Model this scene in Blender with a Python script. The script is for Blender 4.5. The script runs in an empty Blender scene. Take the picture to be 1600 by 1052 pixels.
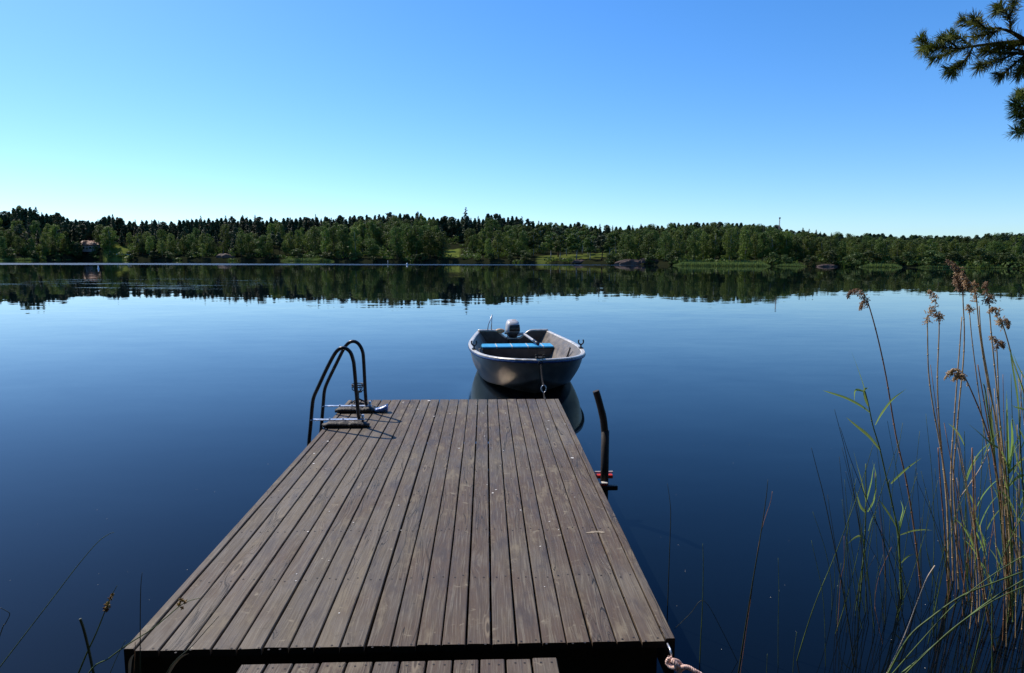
import bpy, math, random
import numpy as np
from mathutils import Vector, Matrix

# ------------------------------------------------------------------ basics
scene = bpy.context.scene
COL = scene.collection
R = math.radians
rng = np.random.default_rng(7)
random.seed(7)

# ------------------------------------------------------------------ camera
F = 1067.0                                   # focal length in photo pixels (1600 wide) = 24 mm
PITCH = math.atan(130 / F)
ROLL = R(0.15)
YAW = math.atan(42 / math.hypot(F, 130))
CAMH = 1.9
fw = np.array([math.sin(YAW) * math.cos(PITCH), math.cos(YAW) * math.cos(PITCH), -math.sin(PITCH)])
_rt = np.array([math.cos(YAW), -math.sin(YAW), 0.0])
_up = np.cross(_rt, fw)
rt = _rt * math.cos(ROLL) + _up * math.sin(ROLL)
up = _up * math.cos(ROLL) - _rt * math.sin(ROLL)
EYE = np.array([0, 0, CAMH])


def ray(px, py):
    return fw * F + rt * (px - 800) - up * (py - 526)


def at_z(px, py, z):
    d = ray(px, py)
    return EYE + d * ((z - CAMH) / d[2])


def at_y(px, py, y):
    d = ray(px, py)
    return EYE + d * (y / d[1])


def proj(p):
    v = np.asarray(p, float) - EYE
    k = v @ fw
    return 800 + F * (v @ rt) / k, 526 - F * (v @ up) / k


cam = bpy.data.cameras.new('camera')
cam.lens = 24.0
cam.sensor_width = 36.0
cam.clip_start = 0.05
cam.clip_end = 5000
camo = bpy.data.objects.new('camera', cam)
COL.objects.link(camo)
camo.matrix_world = Matrix(((rt[0], up[0], -fw[0], 0), (rt[1], up[1], -fw[1], 0), (rt[2], up[2], -fw[2], CAMH), (0, 0, 0, 1)))
scene.camera = camo

# ------------------------------------------------------------------ light
SUN_AZ, SUN_EL = R(-46), R(48)               # azimuth from +Y, towards -X
sdir = Vector((math.sin(SUN_AZ) * math.cos(SUN_EL), math.cos(SUN_AZ) * math.cos(SUN_EL), math.sin(SUN_EL)))
sun = bpy.data.lights.new('sun', 'SUN')
sun.energy = 5.0
sun.angle = R(0.53)
sun.color = (1.0, 0.90, 0.78)
suno = bpy.data.objects.new('sun', sun)
COL.objects.link(suno)
suno.location = (-30, 30, 40)
suno.rotation_euler = sdir.to_track_quat('Z', 'Y').to_euler()

world = bpy.data.worlds.new('World')
scene.world = world
world.use_nodes = True
wt = world.node_tree
for n_ in list(wt.nodes):
    wt.nodes.remove(n_)
wo = wt.nodes.new('ShaderNodeOutputWorld')
bg = wt.nodes.new('ShaderNodeBackground')
sky = wt.nodes.new('ShaderNodeTexSky')
sky.sky_type = 'NISHITA'
sky.sun_disc = False
sky.sun_elevation = SUN_EL
sky.sun_rotation = SUN_AZ
sky.altitude = 0
sky.air_density = 1.0
sky.dust_density = 0.4
sky.ozone_density = 3.0
# look a little above the real horizon, so that the band of glare there stays out of the picture
tc = wt.nodes.new('ShaderNodeTexCoord')
lift = wt.nodes.new('ShaderNodeVectorMath'); lift.operation = 'ADD'; lift.inputs[1].default_value = (0, 0, 0.02)
nrm_ = wt.nodes.new('ShaderNodeVectorMath'); nrm_.operation = 'NORMALIZE'
wt.links.new(tc.outputs['Generated'], lift.inputs[0])
wt.links.new(lift.outputs[0], nrm_.inputs[0])
wt.links.new(nrm_.outputs[0], sky.inputs[0])
hs = wt.nodes.new('ShaderNodeHueSaturation')
hs.inputs['Saturation'].default_value = 1.3
hs.inputs['Value'].default_value = 1.0
wt.links.new(sky.outputs[0], hs.inputs['Color'])
grade = wt.nodes.new('ShaderNodeMix')          # colour balance of the clear summer sky
grade.data_type = 'RGBA'
grade.blend_type = 'MULTIPLY'
grade.inputs[0].default_value = 1.0
grade.inputs[7].default_value = (0.84, 1.0, 1.20, 1)
wt.links.new(hs.outputs[0], grade.inputs[6])
wt.links.new(grade.outputs[2], bg.inputs['Color'])
bg.inputs['Strength'].default_value = 0.15
wt.links.new(bg.outputs[0], wo.inputs['Surface'])

scene.view_settings.view_transform = 'Standard'
scene.view_settings.look = 'None'
scene.view_settings.exposure = 0
scene.view_settings.gamma = 1
scene.render.engine = 'CYCLES'
scene.cycles.use_denoising = True
scene.cycles.caustics_reflective = True
scene.cycles.max_bounces = 6
scene.cycles.diffuse_bounces = 3
scene.cycles.glossy_bounces = 4
scene.cycles.sample_clamp_indirect = 40


# ------------------------------------------------------------------ node helper
class NT:
    def __init__(s, name):
        s.m = bpy.data.materials.new(name)
        s.m.use_nodes = True
        s.t = s.m.node_tree
        for n in list(s.t.nodes):
            s.t.nodes.remove(n)
        s.out = s.t.nodes.new('ShaderNodeOutputMaterial')

    def n(s, typ, _props=None, **inp):
        nd = s.t.nodes.new('ShaderNode' + typ)
        for k, v in (_props or {}).items():
            setattr(nd, k, v)
        for k, v in inp.items():
            key = k.replace('_', ' ')
            if key.startswith('i') and key[1:].isdigit():
                sock = nd.inputs[int(key[1:])]
            else:
                sock = nd.inputs[key]
            if isinstance(v, bpy.types.NodeSocket):
                s.t.links.new(v, sock)
            else:
                sock.default_value = v
        return nd

    def math(s, op, a, b=0.0, clamp=False):
        return s.n('Math', {'operation': op, 'use_clamp': clamp}, i0=a, i1=b).outputs[0]

    def vmath(s, op, a, b=(0, 0, 0)):
        return s.n('VectorMath', {'operation': op}, i0=a, i1=b).outputs[0]

    def mix(s, f, a, b, blend='MIX'):
        nd = s.n('Mix', {'data_type': 'RGBA', 'blend_type': blend})
        for idx, v in ((0, f), (6, a), (7, b)):
            if isinstance(v, bpy.types.NodeSocket):
                s.t.links.new(v, nd.inputs[idx])
            else:
                nd.inputs[idx].default_value = v
        return nd.outputs[2]

    def ramp(s, f, stops, interp='LINEAR'):
        nd = s.n('ValToRGB', Fac=f)
        cr = nd.color_ramp
        cr.interpolation = interp
        while len(cr.elements) < len(stops):
            cr.elements.new(0.5)
        for e, (p, c) in zip(cr.elements, stops):
            e.position = p
            e.color = c if len(c) == 4 else (*c, 1)
        return nd.outputs[0]

    def maprange(s, v, a, b, c=0.0, d=1.0, smooth=True):
        nd = s.n('MapRange', {'interpolation_type': 'SMOOTHSTEP' if smooth else 'LINEAR', 'clamp': True}, i0=v, i1=a, i2=b, i3=c, i4=d)
        return nd.outputs[0]

    def noise(s, vec, scale, detail=3.0, rough=0.5, dist=0.0):
        return s.n('TexNoise', Vector=vec, Scale=scale, Detail=detail, Roughness=rough, Distortion=dist)

    def surf(s, sh):
        s.t.links.new(sh, s.out.inputs['Surface'])
        return s.m


def rgb(c):
    return (c[0], c[1], c[2], 1.0)


def simple(name, col, rough=0.5, metal=0.0, var=0.25, scale=12.0, spec=0.5, bump=0.0):
    t = NT(name)
    co = t.n('TexCoord').outputs['Object']
    nz = t.noise(co, scale, 5, 0.6)
    c = t.mix(t.maprange(nz.outputs[0], 0.3, 0.7), rgb([v * (1 - var) for v in col]), rgb([min(1, v * (1 + var)) for v in col]))
    r = t.maprange(nz.outputs[0], 0.25, 0.75, rough * 0.8, min(1, rough * 1.25))
    p = t.n('BsdfPrincipled', Base_Color=c, Roughness=r, Metallic=metal)
    p.inputs['Specular IOR Level'].default_value = spec
    if bump:
        b = t.n('Bump', Strength=0.5, Distance=bump, Height=nz.outputs[0])
        t.t.links.new(b.outputs[0], p.inputs['Normal'])
    return t.surf(p.outputs[0])


def leafmat(name, col, col2, trans=0.35, rough=0.6, bright=None):
    """foliage: diffuse plus light passing through; hue differs from leaf to leaf and tree to tree"""
    t = NT(name)
    g = t.n('NewGeometry')
    oi = t.n('ObjectInfo')
    c = t.mix(g.outputs['Random Per Island'], rgb(col), rgb(col2))
    hsv = t.n('HueSaturation', Color=c, Hue=t.maprange(oi.outputs['Random'], 0, 1, 0.485, 0.515, False), Value=t.maprange(oi.outputs['Random'], 0, 1, 0.7, 1.3, False))
    d = t.n('BsdfPrincipled', Base_Color=hsv.outputs[0], Roughness=rough)
    d.inputs['Specular IOR Level'].default_value = 0.25
    tr = t.n('BsdfTranslucent', Color=hsv.outputs[0])
    mx = t.n('MixShader', i0=trans, i1=d.outputs[0], i2=tr.outputs[0])
    return t.surf(mx.outputs[0])


# ------------------------------------------------------------------ mesh helper
class MB:
    def __init__(s):
        s.v, s.f, s.mi, s.sm, s.at = [], [], [], [], []

    def add(s, verts, faces, mi=0, smooth=False, attr=0.0):
        o = len(s.v)
        s.v.extend([tuple(map(float, p)) for p in verts])
        s.at.extend([attr] * len(verts))
        for fc in faces:
            s.f.append(tuple(i + o for i in fc))
            s.mi.append(mi)
            s.sm.append(smooth)

    def box(s, c, size, rot=None, mi=0, bev=0.0, attr=0.0):
        hx, hy, hz = [k / 2 for k in size]
        if bev <= 0:
            vs = [(x, y, z) for x in (-hx, hx) for y in (-hy, hy) for z in (-hz, hz)]
            fs = [(0, 1, 3, 2), (4, 6, 7, 5), (0, 4, 5, 1), (2, 3, 7, 6), (0, 2, 6, 4), (1, 5, 7, 3)]
        else:
            b = min(bev, hx * .9, hy * .9, hz * .9)
            vs, idx = [], {}
            for sx in (-1, 1):
                for sy in (-1, 1):
                    for sz in (-1, 1):
                        for k, p in enumerate(((hx, hy - b, hz - b), (hx - b, hy, hz - b), (hx - b, hy - b, hz))):
                            idx[(sx, sy, sz, k)] = len(vs)
                            vs.append((sx * p[0], sy * p[1], sz * p[2]))
            fs = []
            S = (-1, 1)
            for a in S:
                fs.append([idx[(a, y, z, 0)] for y, z in ((-1, -1), (1, -1), (1, 1), (-1, 1))][::a])
                fs.append([idx[(x, a, z, 1)] for x, z in ((-1, -1), (-1, 1), (1, 1), (1, -1))][::a])
                fs.append([idx[(x, y, a, 2)] for x, y in ((-1, -1), (1, -1), (1, 1), (-1, 1))][::a])
            for a in S:
                for c2 in S:
                    fs.append([idx[(a, c2, -1, 0)], idx[(a, c2, 1, 0)], idx[(a, c2, 1, 1)], idx[(a, c2, -1, 1)]])
                    fs.append([idx[(a, -1, c2, 0)], idx[(a, 1, c2, 0)], idx[(a, 1, c2, 2)], idx[(a, -1, c2, 2)]])
                    fs.append([idx[(-1, a, c2, 1)], idx[(1, a, c2, 1)], idx[(1, a, c2, 2)], idx[(-1, a, c2, 2)]])
                    for e in S:
                        fs.append([idx[(a, c2, e, 0)], idx[(a, c2, e, 1)], idx[(a, c2, e, 2)]])
        if rot is not None:
            M = rot if isinstance(rot, Matrix) else Matrix.Rotation(rot, 3, 'Z')
            vs = [tuple(M @ Vector(p)) for p in vs]
        s.add([(p[0] + c[0], p[1] + c[1], p[2] + c[2]) for p in vs], fs, mi, False, attr)

    def tube(s, pts, rad, seg=8, mi=0, cap=True, attr=0.0, flat=1.0):
        pts = [Vector(p) for p in pts]
        n = len(pts)
        if not hasattr(rad, '__len__'):
            rad = [rad] * n
        ref = None
        vs = []
        for i, p in enumerate(pts):
            t = (pts[min(i + 1, n - 1)] - pts[max(i - 1, 0)])
            t = t.normalized() if t.length > 1e-9 else Vector((0, 0, 1))
            if ref is None:
                ref = t.orthogonal().normalized()
            ref = (ref - t * ref.dot(t))
            ref = ref.normalized() if ref.length > 1e-6 else t.orthogonal().normalized()
            b = t.cross(ref)
            for k in range(seg):
                a = 2 * math.pi * k / seg
                vs.append(p + (ref * math.cos(a) + b * math.sin(a) * flat) * rad[i])
        fs = []
        for i in range(n - 1):
            for k in range(seg):
                k2 = (k + 1) % seg
                fs.append((i * seg + k, i * seg + k2, (i + 1) * seg + k2, (i + 1) * seg + k))
        s.add(vs, fs, mi, True, attr)
        if cap:
            o = len(s.v) - len(vs)
            s.f.append(tuple(o + k for k in range(seg))[::-1]); s.mi.append(mi); s.sm.append(False)
            s.f.append(tuple(o + (n - 1) * seg + k for k in range(seg))); s.mi.append(mi); s.sm.append(False)

    def loft(s, rings, mi=0, close=True, cap=True, smooth=True, attr=0.0):
        m = len(rings[0])
        vs = [p for r in rings for p in r]
        fs = []
        for i in range(len(rings) - 1):
            for k in range(m if close else m - 1):
                k2 = (k + 1) % m
                fs.append((i * m + k, i * m + k2, (i + 1) * m + k2, (i + 1) * m + k))
        if cap:
            fs.append(tuple(range(m))[::-1])
            fs.append(tuple((len(rings) - 1) * m + k for k in range(m)))
        s.add(vs, fs, mi, smooth, attr)

    def blade(s, pts, w, fold=0.25, mi=0, twist=0.0):
        """grass blade: a strip folded along its midrib, tapering to the tip"""
        pts = [Vector(p) for p in pts]
        n = len(pts)
        vs = []
        for i, p in enumerate(pts):
            t = (pts[min(i + 1, n - 1)] - pts[max(i - 1, 0)]).normalized()
            k = i / (n - 1)
            ww = w * (0.55 + 0.45 * math.sin(min(1, k * 2.2) * math.pi / 2)) * max(0.02, 1 - k ** 2.2) * 0.5
            side = t.cross(Vector((0.25, -1, 0.35))).normalized()
            side = Matrix.Rotation(twist * k + 0.3, 3, t) @ side
            nrm = side.cross(t).normalized()
            vs += [p - side * ww, p + nrm * ww * fold, p + side * ww]
        fs = []
        for i in range(n - 1):
            a = i * 3
            fs += [(a, a + 1, a + 4, a + 3), (a + 1, a + 2, a + 5, a + 4)]
        s.add(vs, fs, mi, True)

    def sphere(s, c, r, seg=12, rings=8, sc=(1, 1, 1), mi=0):
        vs = []
        for i in range(rings + 1):
            th = math.pi * i / rings
            for k in range(seg):
                a = 2 * math.pi * k / seg
                vs.append((c[0] + r * sc[0] * math.sin(th) * math.cos(a), c[1] + r * sc[1] * math.sin(th) * math.sin(a), c[2] + r * sc[2] * math.cos(th)))
        fs = [(i * seg + k, (i + 1) * seg + k, (i + 1) * seg + (k + 1) % seg, i * seg + (k + 1) % seg) for i in range(rings) for k in range(seg)]
        s.add(vs, fs, mi, True)

    def mesh(s, name, mats, off=(0, 0, 0), attr=False):
        me = bpy.data.meshes.new(name)
        v = np.array(s.v, float).reshape(-1, 3) - np.array(off, float)
        me.from_pydata(v.tolist(), [], s.f)
        for m in (mats if isinstance(mats, (list, tuple)) else [mats]):
            me.materials.append(m)
        me.polygons.foreach_set('material_index', s.mi)
        me.polygons.foreach_set('use_smooth', s.sm)
        if attr:
            a = me.attributes.new('piece', 'FLOAT', 'POINT')
            a.data.foreach_set('value', s.at)
        me.update()
        return me

    def build(s, name, mats, parent=None, origin=None, local=False, attr=False):
        """one mesh object; verts are in world space unless local"""
        if parent is not None:
            top = parent
            off = Vector((0, 0, 0))
            while top is not None:
                off += top.location
                top = top.parent
            off = (0, 0, 0) if local else off
        else:
            off = origin if origin is not None else (0, 0, 0)
        o = bpy.data.objects.new(name, s.mesh(name, mats, off, attr))
        COL.objects.link(o)
        if parent is not None:
            o.parent = parent
        elif origin is not None:
            o.location = origin
        return o


def quads_mesh(name, mat, C, N, size, aspect=1.0, tang=None):
    """many leaf-sized faces: centres C, normals N, sizes"""
    C = np.asarray(C); N = np.asarray(N)
    N = N / (np.linalg.norm(N, axis=1, keepdims=True) + 1e-9)
    if tang is None:
        tang = rng.normal(size=N.shape)
    T = tang - N * np.sum(tang * N, 1, keepdims=True)
    T = T / (np.linalg.norm(T, axis=1, keepdims=True) + 1e-9)
    B = np.cross(N, T)
    sz = np.broadcast_to(np.asarray(size, float).reshape(-1, 1), (len(C), 1))
    V = np.stack([C - T * sz, C - B * sz * aspect * .9 + T * sz * .1, C + T * sz, C + B * sz * aspect * .9 + T * sz * .1], 1).reshape(-1, 3)
    me = bpy.data.meshes.new(name)
    n = len(C)
    me.vertices.add(n * 4)
    me.vertices.foreach_set('co', V.astype(np.float32).ravel())
    me.loops.add(n * 4)
    me.loops.foreach_set('vertex_index', np.arange(n * 4, dtype=np.int32))
    me.polygons.add(n)
    me.polygons.foreach_set('loop_start', np.arange(0, n * 4, 4, dtype=np.int32))
    me.polygons.foreach_set('loop_total', np.full(n, 4, dtype=np.int32))
    me.materials.append(mat)
    me.update(calc_edges=True)
    return me


def empty(name, loc=(0, 0, 0), rz=0.0):
    o = bpy.data.objects.new(name, None)
    COL.objects.link(o)
    o.location = loc
    o.rotation_euler = (0, 0, rz)
    o.empty_display_size = 0.1
    return o


def tag(o, label=None, cat=None, group=None, kind=None):
    for k, v in (('label', label), ('category', cat), ('group', group), ('kind', kind)):
        if v:
            o[k] = v
    return o


def meshobj(name, me, parent=None, loc=None):
    o = bpy.data.objects.new(name, me)
    COL.objects.link(o)
    if parent is not None:
        o.parent = parent
    if loc is not None:
        o.location = loc
    return o


def smooth_path(pts, n=8):
    """Catmull-Rom through the points"""
    P = [np.array(p, float) for p in pts]
    if len(P) < 3:
        return [P[0] + (P[-1] - P[0]) * k / n for k in range(n + 1)]
    P = [2 * P[0] - P[1]] + P + [2 * P[-1] - P[-2]]
    out = []
    for i in range(1, len(P) - 2):
        a, b, c, d = P[i - 1:i + 3]
        for k in range(n):
            t = k / n
            out.append(0.5 * (2 * b + (c - a) * t + (2 * a - 5 * b + 4 * c - d) * t * t + (3 * b - a - 3 * c + d) * t ** 3))
    out.append(P[-2])
    return out


# ------------------------------------------------------------------ materials
def wood_mat(name, tint=1.0):
    t = NT(name)
    co = t.n('TexCoord').outputs['Object']
    pc = t.n('Attribute', {'attribute_name': 'piece'}).outputs['Fac']
    off = t.n('CombineXYZ', X=t.math('MULTIPLY', pc, 13.7), Y=t.math('MULTIPLY', pc, 41.3), Z=t.math('MULTIPLY', pc, 7.1)).outputs[0]
    v = t.vmath('ADD', co, off)
    # fine grain along the board, bent around knots
    vk = t.vmath('MULTIPLY', v, (9.0, 1.5, 0.2))
    kn = t.n('TexVoronoi', {'feature': 'F1'}, Vector=vk, Scale=1.0, Randomness=1.0)
    kd = kn.outputs['Distance']
    pull = t.maprange(kd, 0.0, 0.35, 1.0, 0.0)
    g0 = t.vmath('MULTIPLY', v, (70.0, 2.2, 1.0))
    warp = t.noise(t.vmath('MULTIPLY', v, (6, 1.2, 1)), 1.0, 2, 0.5).outputs[0]
    gshift = t.n('CombineXYZ', X=t.math('ADD', t.math('MULTIPLY', pull, 5.0), t.math('MULTIPLY', warp, 8.0))).outputs[0]
    g1 = t.noise(t.vmath('ADD', g0, gshift), 1.0, 5, 0.65).outputs[0]
    g2 = t.noise(t.vmath('ADD', t.vmath('MULTIPLY', v, (190.0, 4.5, 1.0)), gshift), 1.0, 3, 0.6).outputs[0]
    big = t.noise(t.vmath('MULTIPLY', co, (1.6, 1.1, 1)), 1.0, 4, 0.6).outputs[0]
    med = t.noise(t.vmath('MULTIPLY', v, (11, 3.2, 1)), 1.0, 5, 0.65).outputs[0]
    grey = t.mix(pc, rgb([c * tint for c in (0.128, 0.106, 0.090)]), rgb([c * tint for c in (0.205, 0.174, 0.148)]))
    brown = rgb([c * tint for c in (0.120, 0.080, 0.060)])
    c = t.mix(t.maprange(big, 0.40, 0.60, 0.0, 0.85), grey, brown)
    c = t.mix(t.maprange(g1, 0.36, 0.68, 0.0, 0.85), c, t.mix(0.5, c, rgb((0.04, 0.033, 0.028))))
    c = t.mix(t.maprange(g2, 0.48, 0.70, 0.0, 0.75), c, rgb([k * tint for k in (0.25, 0.225, 0.195)]))
    c = t.mix(t.maprange(med, 0.54, 0.70, 0.0, 0.65), c, rgb([k * tint for k in (0.28, 0.245, 0.20)]))
    c = t.mix(t.maprange(med, 0.45, 0.30, 0.0, 0.7), c, rgb([k * tint for k in (0.075, 0.056, 0.046)]))
    # pale rubbed strokes and dark smudges
    st = t.noise(t.vmath('MULTIPLY', v, (16, 20, 1)), 1.0, 6, 0.7, 0.6).outputs[0]
    c = t.mix(t.math('MULTIPLY', t.maprange(st, 0.58, 0.70), t.maprange(med, 0.44, 0.56)), c, rgb([k * tint for k in (0.30, 0.265, 0.22)]))
    c = t.mix(t.maprange(st, 0.40, 0.28, 0.0, 0.6), c, rgb([k * tint for k in (0.06, 0.05, 0.043)]))
    # knots: ring and core
    kmask = t.math('GREATER_THAN', t.n('SeparateColor', Color=kn.outputs['Color']).outputs[0], 0.45)
    core = t.math('MULTIPLY', t.maprange(kd, 0.075, 0.04), kmask)
    ring = t.math('MULTIPLY', t.math('MULTIPLY', t.maprange(kd, 0.14, 0.09), t.maprange(kd, 0.05, 0.08)), kmask)
    c = t.mix(t.math('MULTIPLY', ring, 0.7), c, rgb((0.30, 0.25, 0.20)))
    c = t.mix(t.math('MULTIPLY', core, 0.75), c, rgb((0.055, 0.042, 0.034)))
    # drying cracks
    ck = t.noise(t.vmath('ADD', t.vmath('MULTIPLY', v, (42, 0.8, 1)), gshift), 1.0, 2, 0.5).outputs[0]
    ckm = t.noise(t.vmath('MULTIPLY', v, (5, 0.9, 1)), 1.0, 1, 0.5).outputs[0]
    crack = t.math('MULTIPLY', t.maprange(t.math('ABSOLUTE', t.math('SUBTRACT', ck, 0.5)), 0.012, 0.002), t.maprange(ckm, 0.52, 0.58))
    c = t.mix(t.math('MULTIPLY', crack, 0.9), c, rgb((0.012, 0.01, 0.009)))
    # pale specks of droppings and scuffs
    sp = t.n('TexVoronoi', {'feature': 'F1'}, Vector=t.vmath('MULTIPLY', co, (1, 0.8, 1)), Scale=13.0)
    spm = t.math('MULTIPLY', t.maprange(sp.outputs['Distance'], 0.075, 0.045), t.math('GREATER_THAN', t.n('SeparateColor', Color=sp.outputs['Color']).outputs[1], 0.93))
    c = t.mix(t.math('MULTIPLY', spm, 0.75), c, rgb((0.5, 0.47, 0.42)))
    c = t.mix(1.0, c, rgb((0.77, 0.735, 0.62)), 'MULTIPLY')
    hgt = t.math('SUBTRACT', t.math('ADD', t.math('MULTIPLY', g1, 0.7), t.math('MULTIPLY', g2, 0.35)), t.math('MULTIPLY', crack, 1.5))
    b = t.n('Bump', Strength=0.8, Distance=0.002, Height=hgt)
    p = t.n('BsdfPrincipled', Base_Color=c, Roughness=t.maprange(med, 0.3, 0.7, 0.55, 0.8), Normal=b.outputs[0])
    p.inputs['Specular IOR Level'].default_value = 0.35
    return t.surf(p.outputs[0])


M = {}
M['wood'] = wood_mat('weathered_boards')
M['dark_wood'] = simple('dark_shade_timber', (0.014, 0.011, 0.009), 0.8, 0, 0.4, 25, 0.3, 0.002)  # very dark timber; its tone also paints shade on the board ends
M['screw'] = simple('rusty_screw', (0.016, 0.012, 0.01), 0.6, 0.3, 0.3, 60)
M['float'] = simple('black_float', (0.02, 0.02, 0.022), 0.6)
M['rail'] = simple('dark_steel', (0.05, 0.05, 0.055), 0.33, 0.75, 0.3, 20)
M['galv'] = simple('bare_steel', (0.55, 0.56, 0.58), 0.36, 0.85, 0.25, 40)
_t = NT('worn_block')
_n = _t.noise(_t.n('TexCoord').outputs['Object'], 45, 5, 0.65).outputs[0]
_p = _t.n('BsdfPrincipled', Base_Color=_t.ramp(_n, [(0.46, (0.008, 0.007, 0.006)), (0.60, (0.03, 0.025, 0.02)), (0.70, (0.26, 0.23, 0.19))]), Roughness=0.6, Normal=_t.n('Bump', Strength=0.8, Distance=0.008, Height=_n).outputs[0])
M['block'] = _t.surf(_p.outputs[0])
M['blue_rubber'] = simple('blue_rubber', (0.06, 0.16, 0.42), 0.28, 0, 0.5, 30)
M['black_iron'] = simple('black_iron', (0.014, 0.014, 0.015), 0.5, 0.4, 0.3, 30)
M['post'] = simple('tarred_post', (0.026, 0.019, 0.015), 0.65, 0.1, 0.5, 22, 0.35, 0.003)
M['red'] = simple('red_paint', (0.62, 0.035, 0.018), 0.45, 0, 0.15, 20)
M['pale'] = simple('pale_plastic', (0.62, 0.6, 0.55), 0.5, 0, 0.15, 20)
M['alu'] = simple('hull_grey', (0.58, 0.49, 0.40), 0.38, 0.92, 0.12, 4, 0.5, 0.004)
M['inner'] = simple('inner_grey', (0.15, 0.13, 0.108), 0.55, 0.1, 0.3, 9)
M['gunwale'] = simple('gunwale_white', (0.62, 0.57, 0.49), 0.35, 0.2, 0.25, 14)
M['blue_rail'] = simple('rub_rail_blue', (0.02, 0.05, 0.16), 0.4, 0, 0.3, 18)
M['cushion'] = simple('seat_blue', (0.035, 0.36, 0.66), 0.5, 0, 0.12, 18)
M['thwart'] = simple('thwart_front', (0.095, 0.076, 0.064), 0.6, 0, 0.3, 12)
M['cowl'] = simple('cowling_grey', (0.50, 0.50, 0.50), 0.35, 0, 0.08, 10)
M['cowl_dark'] = simple('cowling_dark', (0.03, 0.032, 0.036), 0.3, 0, 0.3, 14)
M['fender'] = simple('fender_cream', (0.62, 0.40, 0.22), 0.5, 0, 0.2, 30)
M['chain'] = simple('chain_steel', (0.05, 0.048, 0.045), 0.8, 0.0, 0.4, 60, 0.1)
M['bark'] = simple('bark', (0.07, 0.055, 0.045), 0.85, 0, 0.4, 9, 0.2, 0.02)
M['birch'] = simple('birch_bark', (0.30, 0.28, 0.25), 0.8, 0, 0.6, 3)
M['pinebark'] = simple('pine_bark', (0.12, 0.06, 0.035), 0.85, 0, 0.4, 20, 0.2, 0.01)
M['twig'] = simple('twig_bark', (0.055, 0.036, 0.024), 0.8, 0, 0.4, 60, 0.2)
M['rock'] = simple('granite', (0.085, 0.054, 0.042), 0.8, 0, 0.45, 0.8, 0.3, 0.1)
M['roof'] = simple('brown_tiles', (0.20, 0.085, 0.055), 0.75, 0, 0.3, 2)
M['cottage'] = simple('grey_boards', (0.28, 0.25, 0.24), 0.7, 0, 0.2, 2)
M['white'] = simple('white_paint', (0.75, 0.75, 0.74), 0.5, 0, 0.08, 4)
M['glass'] = simple('dark_glass', (0.02, 0.025, 0.03), 0.1, 0, 0.2, 2)
M['straw'] = simple('dry_reed', (0.50, 0.35, 0.18), 0.5, 0, 0.45, 14, 0.3)
M['straw_red'] = simple('dry_reed_red', (0.30, 0.155, 0.075), 0.5, 0, 0.45, 14, 0.3)
M['straw_pale'] = simple('bleached_straw', (0.52, 0.42, 0.31), 0.6, 0, 0.25, 14, 0.3)
M['rush'] = simple('rush_green', (0.085, 0.13, 0.033), 0.5, 0, 0.5, 10, 0.35)
M['rush_dark'] = simple('rush_dark', (0.040, 0.048, 0.022), 0.5, 0, 0.5, 10, 0.35)
M['stalk'] = simple('green_stalk', (0.11, 0.16, 0.045), 0.55, 0, 0.35, 12, 0.3)
M['blade'] = leafmat('reed_blade', (0.22, 0.34, 0.07), (0.30, 0.42, 0.12), 0.5, 0.5)
M['plume'] = leafmat('reed_plume', (0.42, 0.27, 0.16), (0.72, 0.57, 0.40), 0.5, 0.7)
M['flower'] = leafmat('rush_flower', (0.16, 0.07, 0.035), (0.42, 0.30, 0.10), 0.3, 0.7)
M['needle'] = leafmat('pine_needles', (0.10, 0.15, 0.03), (0.34, 0.36, 0.08), 0.5, 0.45)
M['leaf_birch'] = leafmat('birch_leaves', (0.092, 0.138, 0.022), (0.150, 0.205, 0.038), 0.42)
M['leaf_broad'] = leafmat('broad_leaves', (0.055, 0.092, 0.016), (0.096, 0.140, 0.028), 0.38)
M['leaf_spruce'] = leafmat('spruce_needles', (0.022, 0.042, 0.018), (0.042, 0.068, 0.028), 0.2)
M['leaf_pine'] = leafmat('pine_crown', (0.028, 0.050, 0.021), (0.052, 0.078, 0.031), 0.2)
M['leaf_shrub'] = leafmat('shrub_leaves', (0.045, 0.072, 0.016), (0.085, 0.115, 0.03), 0.3)
M['reedbed'] = leafmat('reed_bed', (0.115, 0.155, 0.035), (0.16, 0.20, 0.06), 0.4)
M['rope'] = simple('pink_white_rope', (0.80, 0.52, 0.43), 0.75, 0, 0.35, 90, 0.2)
M['speck'] = simple('pollen', (0.45, 0.43, 0.36), 0.7, 0, 0.3, 40)
M['dropping'] = simple('dropping_white', (0.62, 0.60, 0.55), 0.7, 0, 0.25, 80)


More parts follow.
